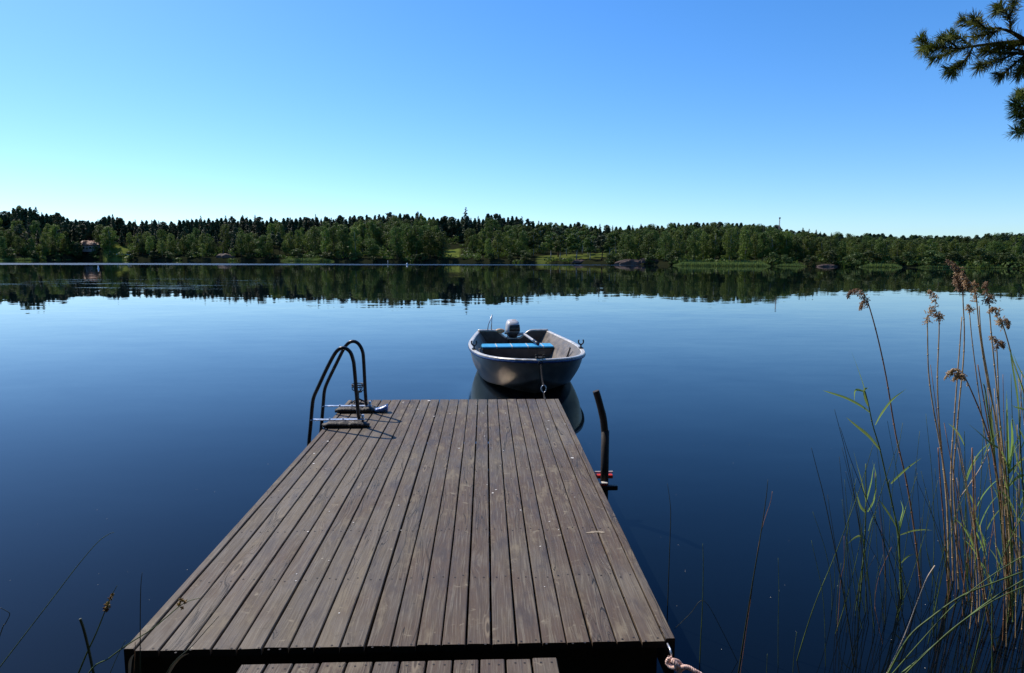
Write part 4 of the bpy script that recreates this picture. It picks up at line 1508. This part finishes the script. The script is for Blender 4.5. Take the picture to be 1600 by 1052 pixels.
# ------------------------------------------------------------------ reeds and rushes
def stem_pts(pix, y, lean=0.0, down=True):
    """photo points, tip first, to a stem standing at depth y; carried on down into the water"""
    n = len(pix)
    pts = [at_y(a, b_, y + lean * (1 - k / max(1, n - 1))) for k, (a, b_) in enumerate(pix)]
    d = pts[-1] - pts[-2]
    if down and d[2] < -0.02 and pts[-1][2] > -0.15:
        k = (-0.15 - pts[-1][2]) / d[2]
        dx = np.clip(d[0] * k, -0.25, 0.25)
        pts.append(np.array([pts[-1][0] + dx * 0.5, y, (pts[-1][2] - 0.15) / 2]))
        pts.append(np.array([pts[-2][0] + dx * 0.9, y, -0.15]))
    return pts


def stem_mesh(pts, r0, r1, nodes=False):
    path = smooth_path(pts, 5)
    n = len(path)
    rad = [r1 + (r0 - r1) * (k / (n - 1)) ** 0.8 for k in range(n)]
    m = MB()
    m.tube(path, rad, 6)
    if nodes:
        L = 0
        for i in range(1, n):
            L += np.linalg.norm(path[i] - path[i - 1])
            if L > 0.16:
                L = 0
                t = (path[i] - path[i - 1]); t /= np.linalg.norm(t)
                m.tube([path[i] - t * 0.004, path[i] + t * 0.004], rad[i] * 1.3, 6)
    return m


def rush(pix, y, r0=0.0022, mat='rush', label='', lean=0.0, group=None, r1=0.0006):
    pts = stem_pts(pix, y, lean)
    m = stem_mesh(pts, r0 * 1.35, r1 * 1.5)
    root = pts[-1]
    o = m.build('rush_stem', M[mat], origin=tuple(root))
    return tag(o, label, 'rush', group)


def plume(path, parent, n=70, length=0.03, spread=0.02, seed=0, droop=0.8):
    rr = np.random.default_rng(seed)
    path = smooth_path(path, 6)
    m = MB()
    m.tube(path, [0.0018 - 0.0012 * k / (len(path) - 1) for k in range(len(path))], 5)
    N = len(path)
    for k in range(n):
        u = rr.random() ** 0.9
        p = path[min(N - 1, int(u * N))]
        t = path[min(N - 1, int(u * N) + 1)] - path[max(0, int(u * N) - 1)]
        t = t / (np.linalg.norm(t) + 1e-9)
        env = math.sin(math.pi * min(1, 0.18 + 0.8 * u)) ** 0.6
        d = t * 0.9 + rr.normal(size=3) * 0.38 + np.array([0, 0, -droop * rr.uniform(0.6, 1.3)])
        d = d / np.linalg.norm(d)
        L = length * env * rr.uniform(0.5, 1.15)
        st = p + rr.normal(size=3) * spread * 0.18 * env
        mid = st + d * L * 0.5 + np.array([0, 0, -0.08 * L])
        end = st + d * L + np.array([0, 0, -0.35 * L])
        for jj in range(3):
            a = st + (end - st) * (0.15 + 0.27 * jj) + rr.normal(size=3) * 0.0022
            b = a + (end - mid) / (np.linalg.norm(end - mid) + 1e-9) * L * 0.42
            m.tube([a, (a + b) / 2, b], [0.0008, 0.0026, 0.0005], 4, cap=False)
    return m.build('plume', M['plume'], parent)


SEED = [0]


def reed(stem, y, label, heads=(), leaves=(), mat='straw', r0=0.0046, r1=0.0026, lean=0.0, group=None, name='plumed_reed'):
    pts = stem_pts(stem, y, lean, name != 'broken_straw')
    root = pts[-1]
    o = empty(name, tuple(root))
    tag(o, label, 'reed', group)
    stem_mesh(pts, r0, r1, True).build('stem', M[mat], o)
    for hd in heads:
        SEED[0] += 1
        plume([at_y(a, b_, y + lean) for a, b_ in hd], o, seed=SEED[0], n=int(26 + 1.15 * sum(math.dist(hd[k], hd[k + 1]) for k in range(len(hd) - 1))))
    for lf in leaves:
        w = lf[-1] * 1.25
        dy = rng.uniform(-0.10, 0.10)
        P = smooth_path([at_y(a, b_, y + lean * 0.6 + dy * k / (len(lf) - 2)) for k, (a, b_) in enumerate(lf[:-1])], 5)
        m = MB(); m.blade(P, w, 0.35, twist=rng.uniform(-0.8, 0.8)); m.build('leaf', M['blade'], o)
    return o


reed([(1354, 470), (1358, 478), (1371, 525), (1385, 590), (1400, 680), (1415, 745), (1427, 816), (1437, 900), (1443, 962)], 3.62, 'tall plumed reed leaning left, standing apart from the clump',
     [[(1357, 478), (1351, 460), (1340, 451), (1328, 456), (1325, 464)], [(1357, 474), (1352, 468), (1347, 474), (1345, 480)]], mat='straw_red')
reed([(1449, 500), (1449.5, 520), (1451, 580), (1458, 635), (1468, 690), (1476, 742), (1481, 815), (1483, 950)], 3.55, 'straw reed with a narrow upright brown plume, leftmost of the close pair', [[(1449, 503), (1450, 492), (1454, 480)]])
reed([(1467, 494), (1467.5, 520), (1465, 590), (1467, 650), (1473, 720), (1480, 800), (1484, 955)], 3.66, 'straw reed with two brown plumes and a pale feathery tip',
     [[(1467, 498), (1464, 488), (1459, 479)], [(1461, 478), (1463, 466), (1458, 457), (1452, 453)], [(1467, 497), (1469, 491)]])
reed([(1505, 445), (1505, 470), (1507, 520), (1505, 570), (1499, 630), (1494, 690), (1490, 750), (1495, 850), (1500, 965)], 3.6, 'tallest plumed reed, its ragged head reaching the far shoreline',
     [[(1504, 450), (1505, 435), (1500, 420), (1490, 410), (1480, 406)], [(1504, 440), (1497, 436), (1492, 430)], [(1505, 458), (1502, 447), (1499, 440)], [(1503, 425), (1495, 418)]])
reed([(1503, 495), (1500, 540), (1496, 590), (1491, 660), (1486, 740), (1488, 850), (1492, 960)], 3.7, 'bare straw reed stem close beside the tallest plumed reed')
reed([(1526, 462), (1527, 478), (1531, 520), (1541, 585), (1553, 640), (1562, 690), (1570, 745), (1578, 840), (1583, 960)], 3.45, 'stout straw reed with two brown heads right of the tallest one',
     [[(1525, 472), (1524, 455), (1523, 440)], [(1518, 452), (1514, 440), (1509, 430), (1504, 426)], [(1516, 445), (1512, 437)]], r0=0.0054)
reed([(1530, 478), (1534, 530), (1546, 600), (1556, 660), (1566, 745), (1574, 850), (1577, 970)], 3.5, 'straw stem running close beside the stout two headed reed')
reed([(1545, 468), (1546, 480), (1549, 520), (1553, 560), (1559, 620), (1565, 680), (1572, 745), (1588, 850), (1598, 940)], 3.4, 'straw reed with one upright knobbly brown plume',
     [[(1544, 474), (1543, 462), (1540, 450), (1541, 441)], [(1545, 472), (1548, 462)]])
reed([(1561, 508), (1566, 506), (1574, 530), (1582, 560), (1592, 590), (1603, 620), (1625, 680), (1640, 760)], 3.3, 'reed leaning right out of the picture with two drooping brown heads',
     [[(1562, 494), (1558, 482), (1552, 480), (1547, 486)], [(1565, 505), (1571, 497), (1575, 502), (1576, 510)], [(1567, 507), (1563, 498)]], leaves=[[(1598, 610), (1588, 580), (1580, 552), (1572, 540), 0.012]])
reed([(1556, 540), (1558, 550), (1560, 600), (1562, 650), (1567, 720), (1573, 800), (1580, 950)], 3.55, 'straw reed with a round brown head below the others',
     [[(1558, 545), (1560, 534), (1555, 527), (1548, 525)], [(1557, 540), (1564, 532), (1569, 541)]])
reed([(1508, 590), (1513, 600), (1524, 625), (1536, 655), (1547, 690), (1556, 730), (1566, 800), (1575, 900)], 3.3, 'reed with the lowest plume, drooping left over the water',
     [[(1512, 597), (1504, 582), (1494, 576), (1484, 580), (1477, 590)], [(1508, 590), (1498, 583), (1490, 592)]], mat='straw_red')
reed([(1515, 488), (1520, 540), (1533, 640), (1545, 720), (1553, 800), (1562, 930)], 3.75, 'thin reed with a small brown tuft between taller plumed reeds', [[(1515, 488), (1516, 481), (1514, 476)]], r0=0.0034)
reed([(1528, 570), (1540, 640), (1550, 700), (1560, 770), (1570, 860), (1576, 960)], 3.42, 'bare brown reed stem in the thick of the right clump', mat='straw_red')
reed([(1446, 700), (1466, 700), (1470, 760), (1476, 830), (1483, 950)][1:], 3.5, 'reddish broken reed stem in front of the close pair', mat='straw_red')
reed([(1519, 700), (1521, 760), (1524, 830), (1540, 945), (1562, 1052)], 3.0, 'long reddish reed stem crossing the lower right corner', mat='straw_red')
reed([(1546, 702), (1530, 735), (1501, 777)], 3.5, 'broken straw leaning left among the right reeds', mat='straw_pale', r0=0.0026, name='broken_straw')
reed([(1461, 884), (1448, 905), (1432, 945), (1412, 997), (1386, 1052)], 2.75, 'pale bleached straw slanting across the rushes at the bottom', mat='straw_pale', r0=0.0022, name='broken_straw')
reed([(1537, 600), (1540, 612), (1545, 650), (1553, 700), (1560, 770), (1570, 880), (1578, 965)], 3.38, 'green shoot with a pale curled leaf tip', (), [[(1543, 640), (1541, 615), (1538, 604), (1534, 596), 0.012], [(1550, 690), (1546, 655), (1541, 630), (1538, 612), 0.014], [(1556, 730), (1553, 690), (1549, 650), (1551, 625), 0.012]], mat='stalk', name='green_reed')
# green shoots with broad blades
reed([(1352, 612), (1357, 632), (1364, 665), (1375, 702), (1388, 760), (1397, 800), (1404, 840), (1409, 930)], 3.5, 'young green reed with long spreading blades, furthest left of the green ones', (), [
    [(1357, 635), (1350, 605), (1340, 575), (1330, 548), 0.012], [(1360, 645), (1345, 634), (1322, 622), (1298, 614), (1285, 610), 0.013], [(1368, 664), (1378, 646), (1394, 625), (1416, 608), 0.013],
    [(1376, 704), (1358, 682), (1340, 667), (1322, 652), 0.018], [(1357, 634), (1352, 622), (1350, 610), (1357, 606), 0.03], [(1351, 612), (1337, 610), (1335, 628), 0.012]], mat='stalk', name='green_reed')
reed([(1353, 725), (1353, 775), (1352, 830), (1347, 900), (1342, 960)], 3.45, 'green reed with a tuft of short upright blades below the long bladed one', (), [
    [(1354, 785), (1347, 755), (1340, 730), (1333, 702), 0.016], [(1354, 782), (1361, 755), (1364, 735), (1368, 722), 0.016], [(1352, 800), (1344, 790), (1338, 768), 0.02], [(1356, 800), (1366, 780), (1369, 745), (1363, 720), 0.016], [(1352, 850), (1345, 838), (1334, 842), (1325, 850), 0.01], [(1357, 830), (1362, 812), (1369, 797), 0.01]], mat='stalk', name='green_reed')
reed([(1405, 815), (1406, 860), (1408, 930)], 3.5, 'short green reed with bright blades beside the leaning plumed reed', (), [
    [(1405, 830), (1408, 810), (1411, 795), (1407, 782), 0.016], [(1402, 826), (1392, 808), (1380, 790), (1373, 780), 0.012], [(1407, 836), (1425, 830), (1442, 828), (1457, 829), 0.008], [(1408, 880), (1418, 870), (1428, 866), 0.008], [(1406, 828), (1412, 805), (1416, 790), 0.01]], mat='stalk', name='green_reed')
reed([(1390, 750), (1389, 760), (1397, 800), (1404, 850), (1408, 940)], 3.56, 'slim green reed with one blade reaching right behind the leaning plumed reed', (), [[(1392, 756), (1403, 745), (1420, 730), (1440, 716), 0.013]], mat='stalk', name='green_reed')
reed([(1573, 640), (1574, 690), (1576, 760), (1580, 840), (1583, 960)], 3.25, 'green reed with a broad vertical blade in the right clump', (), [
    [(1577, 740), (1576, 700), (1574, 650), (1573, 610), 0.02], [(1578, 735), (1582, 690), (1580, 655), 0.024], [(1560, 700), (1545, 690), (1528, 675), (1510, 660), 0.02], [(1576, 740), (1590, 725), (1605, 715), 0.02], [(1577, 760), (1592, 745), (1610, 742), 0.018], [(1578, 780), (1566, 770), (1552, 764), 0.01]], mat='stalk', name='green_reed')
reed([(1592, 640), (1596, 720), (1601, 800), (1606, 900)], 3.1, 'green reed with pointed blades at the right edge of the picture', (), [
    [(1594, 690), (1588, 672), (1582, 655), (1574, 640), 0.014], [(1596, 700), (1606, 680), (1616, 670), 0.016], [(1597, 740), (1590, 720), (1586, 700), 0.014], [(1598, 800), (1588, 784), (1580, 770), 0.016], [(1600, 850), (1590, 838), (1575, 826), 0.014], [(1595, 680), (1590, 620), (1582, 570), (1578, 545), 0.012]], mat='stalk', name='green_reed')
reed([(1611, 560), (1612, 640), (1614, 740), (1618, 850)], 3.0, 'green reed mostly cut off by the right picture edge, blades pointing left', (), [
    [(1612, 620), (1603, 596), (1590, 570), (1583, 552), 0.013], [(1612, 650), (1600, 640), (1586, 636), (1580, 632), 0.012], [(1613, 700), (1603, 690), (1592, 668), 0.014], [(1614, 780), (1600, 768), (1586, 764), 0.016], [(1615, 830), (1600, 815), (1583, 806), 0.014]], mat='stalk', name='green_reed')

RX = 'thin dark green rush in the thicket at lower right'
rush([(1043, 756), (1047, 785), (1048, 810), (1046, 870), (1043, 955)], 3.3, label='single tall dark rush closest to the right side of the dock', mat='rush_dark')
rush([(1098, 850), (1099, 880), (1098, 940), (1095, 1000), (1093, 1052)], 2.95, label='upright rush crossed by a bent one, right of the rope', mat='rush')
rush([(1054, 983), (1078, 960), (1100, 939), (1128, 985), (1161, 1052)], 2.95, 0.0013, 'rush_dark', 'rush bent over in a sharp peak right of the rope')
rush([(1200, 750), (1197, 780), (1188, 840), (1177, 905), (1165, 980), (1154, 1052)], 2.85, 0.0032, 'rush_dark', 'thick dark rush with a split tip, alone in the open water')
rush([(1207, 768), (1204, 785), (1194, 815), (1184, 860), (1170, 960), (1157, 1052)], 2.86, 0.0009, 'straw_red', 'pale tipped thin rush beside the thick dark one')
rush([(1216, 872), (1217, 920), (1216, 985), (1216, 1052)], 2.9, 0.0011, 'rush', 'very thin straight rush right of the thick dark one')
rush([(1268, 700), (1277, 735), (1288, 778), (1302, 845), (1315, 910), (1326, 975), (1336, 1052)], 2.9, 0.0024, 'rush_dark', 'long rush leaning left, tallest left of the green reeds')
rush([(1366, 690), (1345, 760), (1325, 815), (1302, 875), (1275, 940), (1255, 1000), (1240, 1052)], 2.95, 0.0022, 'rush', 'long rush leaning right and crossing the tallest left leaning one')
rush([(1268, 845), (1277, 885), (1285, 925), (1289, 980), (1290, 1052)], 2.9, 0.0012, 'rush', 'slender rush with a pale tip left of the crossing rushes')
rush([(1245, 988), (1241, 1020), (1239, 1052)], 2.8, 0.0012, 'rush', 'short rush tip at the bottom left of the crossing rushes')
rush([(1199, 1022), (1198, 1052)], 2.8, 0.0011, 'rush', 'tiny rush tip at the bottom edge below the thick dark rush')
rush([(1319, 838), (1319, 880), (1314, 905), (1311, 950)], 3.2, 0.0016, 'straw_red', 'short reddish rush stub near the small curled green blade')
rush([(1600, 893), (1555, 910), (1502, 932), (1455, 965), (1420, 996), (1388, 1052)], 2.7, 0.0030, 'rush', 'upper of two long rushes bending in from the right edge', r1=0.0018)
rush([(1602, 905), (1560, 930), (1525, 955), (1470, 1000), (1430, 1035), (1405, 1056)], 2.68, 0.0030, 'rush', 'lower of two long rushes bending in from the right edge', r1=0.0018)
rush([(1313, 668), (1330, 720), (1352, 775), (1375, 830), (1398, 900), (1410, 960)], 3.1, 0.0020, 'rush_dark', 'dark rush slanting behind the long bladed green reed')
rush([(1300, 610), (1304, 640), (1312, 670), (1322, 710)][1:] + [(1338, 790), (1350, 880), (1356, 960)], 3.25, 0.0018, 'rush_dark', 'dark rush leaning left, its tip just under the lowest left blade')
r = np.random.default_rng(21)
for k in range(4):
    ex, ey = r.uniform(1340, 1560), 1052 + r.uniform(0, 40)
    sx_, sy_ = 1600 + r.uniform(-70, 30), r.uniform(780, 1000)
    bend = r.uniform(0.3, 0.9)
    mx, my = ex + (sx_ - ex) * 0.45, ey + (sy_ - ey) * (0.45 + 0.22 * bend)
    rush([(sx_, sy_), ((mx + sx_) / 2, (my + sy_) / 2 - 6), (mx, my), ((mx + ex) / 2, (my + ey) / 2 - 2), (ex, ey)], r.uniform(2.5, 2.8), r.uniform(0.0014, 0.0024), 'rush' if r.random() < .8 else 'straw_pale', 'arching grass stem sweeping across the bottom right corner', group='arching grass stems', r1=0.0012)
k = 0
while k < 62:
    bx = r.uniform(1290, 1600) if k > 14 else r.uniform(1330, 1480)
    by = r.uniform(940, 1050)
    hy = r.uniform(90, 330) if bx < 1420 else r.uniform(120, 380)
    ln = r.normal() * 0.16
    ty = by - hy
    if ty < 640:
        continue
    tx = bx + ln * hy
    cv = r.normal() * 10
    y = min(3.9, CAMH * F / (by - 397)) + r.uniform(-0.1, 0.1)
    pal = 'rush' if r.random() < 0.62 else 'rush_dark' if r.random() < 0.7 else 'straw_red'
    if pal == 'straw_red':
        lab = 'thin dry brown rush among the thicket at lower right'
    else:
        lab = RX + (' left of the straw reeds' if bx < 1450 else ' between the straw reeds')
    rush([(tx, ty), (tx * .66 + bx * .34 + cv, ty * .66 + by * .34), (tx * .33 + bx * .67 + cv, ty * .33 + by * .67), (bx, by)], y, r.uniform(0.0011, 0.0020), pal, lab, group=lab + ' group')
    k += 1
for k in range(48):
    bx = r.uniform(1500, 1640); by = r.uniform(930, 1050)
    ty = r.uniform(560, 860)
    tx = bx + r.normal() * 26 - 6
    y = min(3.8, CAMH * F / (by - 397)) + r.uniform(-0.1, 0.1)
    mt = 'straw' if r.random() < 0.4 else 'stalk' if r.random() < 0.65 else 'straw_red'
    lv = []
    if mt == 'stalk':
        for j in range(r.integers(2, 5)):
            u = r.uniform(0.05, 0.6); sx = -1 if r.random() < 0.6 else 1
            ax, ay = tx + (bx - tx) * u, ty + (by - ty) * u
            L = r.uniform(25, 60)
            kx, ky = r.uniform(.3, .75), r.uniform(.75, 1.15)
            lv.append([(ax, ay), (ax + sx * L * kx * .25, ay - L * ky * .4), (ax + sx * L * kx * .6, ay - L * ky * .75), (ax + sx * L * kx, ay - L * ky), r.uniform(0.007, 0.014)])
    lab = {'straw': 'bare straw coloured reed stem among the crowded right hand reeds', 'stalk': 'leafy green reed shoot among the crowded right hand reeds', 'straw_red': 'bare reddish reed stem among the crowded right hand reeds'}[mt]
    cvx = r.normal() * 7
    reed([(tx, ty), (tx * .6 + bx * .4 + cvx, ty * .6 + by * .4), (tx * .25 + bx * .75 + cvx, ty * .25 + by * .75), (bx, by)], y, lab, (), lv, mat=mt, r0=r.uniform(0.0026, 0.0042), r1=0.0014, group=lab + ' group', name='green_reed' if mt == 'stalk' else 'dry_reed')
# sedge leaves, flower clusters on the near left
def cluster(o_label, pix, y, blobs, r0=0.002, mat='rush'):
    pts = stem_pts(pix, y)
    root = pts[-1]
    o = empty('flowering_rush', tuple(root))
    tag(o, o_label, 'rush')
    stem_mesh(pts, r0 * 1.2, 0.0009).build('stem', M[mat], o)
    for bx, by, s_ in blobs:
        m = MB()
        c = at_y(bx, by, y)
        rr = np.random.default_rng(int(bx * 7))
        for k in range(26):
            d = rr.normal(size=3); d /= np.linalg.norm(d)
            m.tube([c + d * s_ * 0.1, c + d * s_ * 0.6 + np.array([0, 0, s_ * 0.1]), c + d * s_ + np.array([0, 0, s_ * 0.15])], [s_ * 0.05, s_ * 0.17, s_ * 0.03], 4, cap=False)
        m.build('flower', M['flower'], o)
    return o


rush([(178, 832), (168, 836), (150, 850), (118, 888), (80, 938), (40, 990), (0, 1042)], 2.9, 0.0019, 'rush', 'long thin rush leaning right, furthest from the dock on its left side')
rush([(125, 967), (131, 985), (139, 1018), (147, 1058)], 2.35, 0.0034, 'rush_dark', 'blunt dark broken rush crossing the flowering one', r1=0.003)
cluster('brown flowering rush leaning right, crossed by the blunt broken one', [(183, 915), (172, 935), (164, 955), (150, 990), (136, 1020), (120, 1058)], 2.35, [(168, 947, 0.014), (165, 953, 0.012), (172, 936, 0.010), (175, 930, 0.008)], 0.0034)
rush([(222, 895), (220, 915), (219, 960), (219, 1058)], 2.4, 0.0018, 'rush_dark', 'vertical rush standing in front of the dock\'s near left corner')
cluster('long flowering rush bent across the dock\'s near left corner', [(312, 935), (296, 939), (281, 947), (262, 963), (235, 985), (200, 1007), (170, 1029), (136, 1056)], 2.3, [(283, 939, 0.011), (289, 941, 0.010), (279, 945, 0.009), (284, 951, 0.008)], 0.0026)
rush([(0, 950), (8, 954), (15, 960), (8, 975), (0, 992)], 2.4, 0.0015, 'rush_dark', 'bent rush at the left picture edge')
rush([(342, 963), (322, 985), (300, 1010), (258, 1056)], 2.2, 0.0016, 'rush_dark', 'thin rush leaning right across the dock\'s near edge')
rush([(196, 1001), (185, 1022), (172, 1052)], 2.3, 0.0011, 'rush', 'short thin rush left of the dock\'s near left corner')
rush([(211, 1003), (211, 1018), (209, 1052)], 2.36, 0.0012, 'straw_red', 'short reddish rush against the dock\'s near left corner')
for pix, lab in (([(210, 1022), (206, 1027), (203, 1036), (202, 1056)], 'small pale curled leaf by the dock\'s near left corner'), ([(296, 1021), (284, 1026), (272, 1038), (262, 1056)], 'pale curved dry leaf in the dark gap before the walkway')):
    P = smooth_path([at_y(a, b_, 2.3) for a, b_ in pix[::-1]], 6)
    m = MB(); m.blade(P, 0.012, 0.3)
    tag(m.build('dry_leaf', M['straw_pale'], origin=tuple(P[0])), lab, 'leaf')

# ------------------------------------------------------------------ overhanging pine
TX, TY = 4.7, 3.7
tz = float(bank_z(TX, TY))
pine = empty('overhanging_pine', (TX, TY, tz))
tag(pine, 'pine on the near bank whose needle covered branches reach in at upper right', 'tree')
m = MB()
m.tube(smooth_path([(TX, TY, tz - 0.3), (TX + 0.05, TY, 1.5), (TX - 0.05, TY + 0.1, 3.5), (TX + 0.1, TY, 6.0)], 6), [0.17 - 0.10 * k / 18 for k in range(19)], 12)
m.build('trunk', M['pinebark'], pine)


def needle_branch(limb_px, y, twigs, seed):
    """a limb from the trunk and its needle-covered shoots"""
    rr = np.random.default_rng(seed)
    limb = MB(); nd = MB()
    base = [np.array([TX, TY, limb_px[0]])] if not isinstance(limb_px[0], tuple) else []
    pts = base + [at_y(a, b_, y) for a, b_ in limb_px[len(base):]]
    limb.tube(smooth_path(pts, 6), [0.024 - 0.020 * k / (6 * (len(pts) - 1)) for k in range(6 * (len(pts) - 1) + 1)], 7)
    for tw in twigs:
        dens = tw[-1]
        dy = rr.uniform(-0.12, 0.12)
        P = smooth_path([at_y(a, b_, y + dy * k / max(1, len(tw) - 2)) for k, (a, b_) in enumerate(tw[:-1])], 8)
        limb.tube(P, [0.0055 - 0.003 * k / (len(P) - 1) for k in range(len(P))], 6)
        L = sum(np.linalg.norm(P[k + 1] - P[k]) for k in range(len(P) - 1))
        n = int(L * 1150 * dens) + 40
        for k in range(n):
            u = rr.random() ** 0.75 if k > 24 else 1.0
            i = min(len(P) - 2, int(u * (len(P) - 1)))
            p = P[i] + (P[i + 1] - P[i]) * rr.random()
            t = P[i + 1] - P[i]; t = t / np.linalg.norm(t)
            d = rr.normal(size=3); d -= t * (d @ t); d /= np.linalg.norm(d)
            d = d * rr.uniform(0.6, 1.0) + t * rr.uniform(0.35, 1.0); d /= np.linalg.norm(d)
            ln = rr.uniform(0.036, 0.060)
            e = p + d * ln + np.array([0, 0, -0.004])
            nd.tube([p, (p + e) / 2 + rr.normal(size=3) * 0.0015, e], [0.0012, 0.0013, 0.0005], 3, cap=False)
    lo = limb.build('limb', M['twig'], pine)
    nd.build('needles', M['needle'], lo)


needle_branch([2.9, (1700, 120), (1640, 88), (1600, 62), (1580, 50), (1560, 44)], 3.45, [
    [(1600, 62), (1580, 48), (1578, 30), (1570, 18), (1562, 8), 0.8], [(1575, 30), (1583, 14), (1586, 2), 0.7], [(1568, 18), (1556, 16), 0.9],
    [(1565, 44), (1540, 44), (1520, 38), (1503, 32), 1.0], [(1540, 45), (1530, 36), (1522, 28), 0.8], [(1565, 46), (1545, 52), (1522, 58), 0.9],
    [(1606, 66), (1590, 70), (1570, 72), (1545, 70), 1.0]], 1)
needle_branch([2.75, (1700, 110), (1640, 76), (1600, 66), (1540, 70), (1500, 76)], 3.55, [
    [(1520, 72), (1500, 76), (1470, 74), (1450, 78), 1.0], [(1495, 74), (1480, 62), (1470, 60), 0.9], [(1470, 75), (1450, 70), (1439, 60), 1.0], [(1455, 76), (1446, 72), (1440, 76), 0.9],
    [(1500, 76), (1480, 84), (1458, 92), 1.0], [(1520, 74), (1502, 60), (1490, 54), 0.9], [(1520, 74), (1510, 92), (1495, 106), (1488, 114), 1.0], [(1512, 92), (1500, 100), (1480, 108), 0.9], [(1500, 60), (1485, 56), 0.8]], 2)
needle_branch([2.6, (1700, 130), (1640, 100), (1600, 84), (1560, 84)], 3.4, [
    [(1590, 84), (1565, 92), (1545, 98), (1530, 104), 0.8], [(1600, 88), (1585, 100), (1572, 112), (1562, 118), 1.1], [(1600, 90), (1600, 105), (1592, 116), 0.9], [(1580, 84), (1555, 82), (1535, 80), 0.9], [(1600, 80), (1580, 76), (1560, 76), 0.9], [(1605, 95), (1602, 108), 0.9]], 3)
needle_branch([2.5, (1710, 190), (1650, 178), (1625, 172), (1608, 168)], 3.4, [
    [(1622, 172), (1605, 160), (1592, 150), 1.0], [(1615, 172), (1598, 170), (1586, 162), 1.1], [(1618, 180), (1602, 182), (1588, 178), 1.1], [(1618, 190), (1605, 200), (1594, 206), (1588, 205), 0.7], [(1612, 160), (1600, 148), (1596, 146), 0.9], [(1618, 186), (1600, 192), 0.9]], 4)
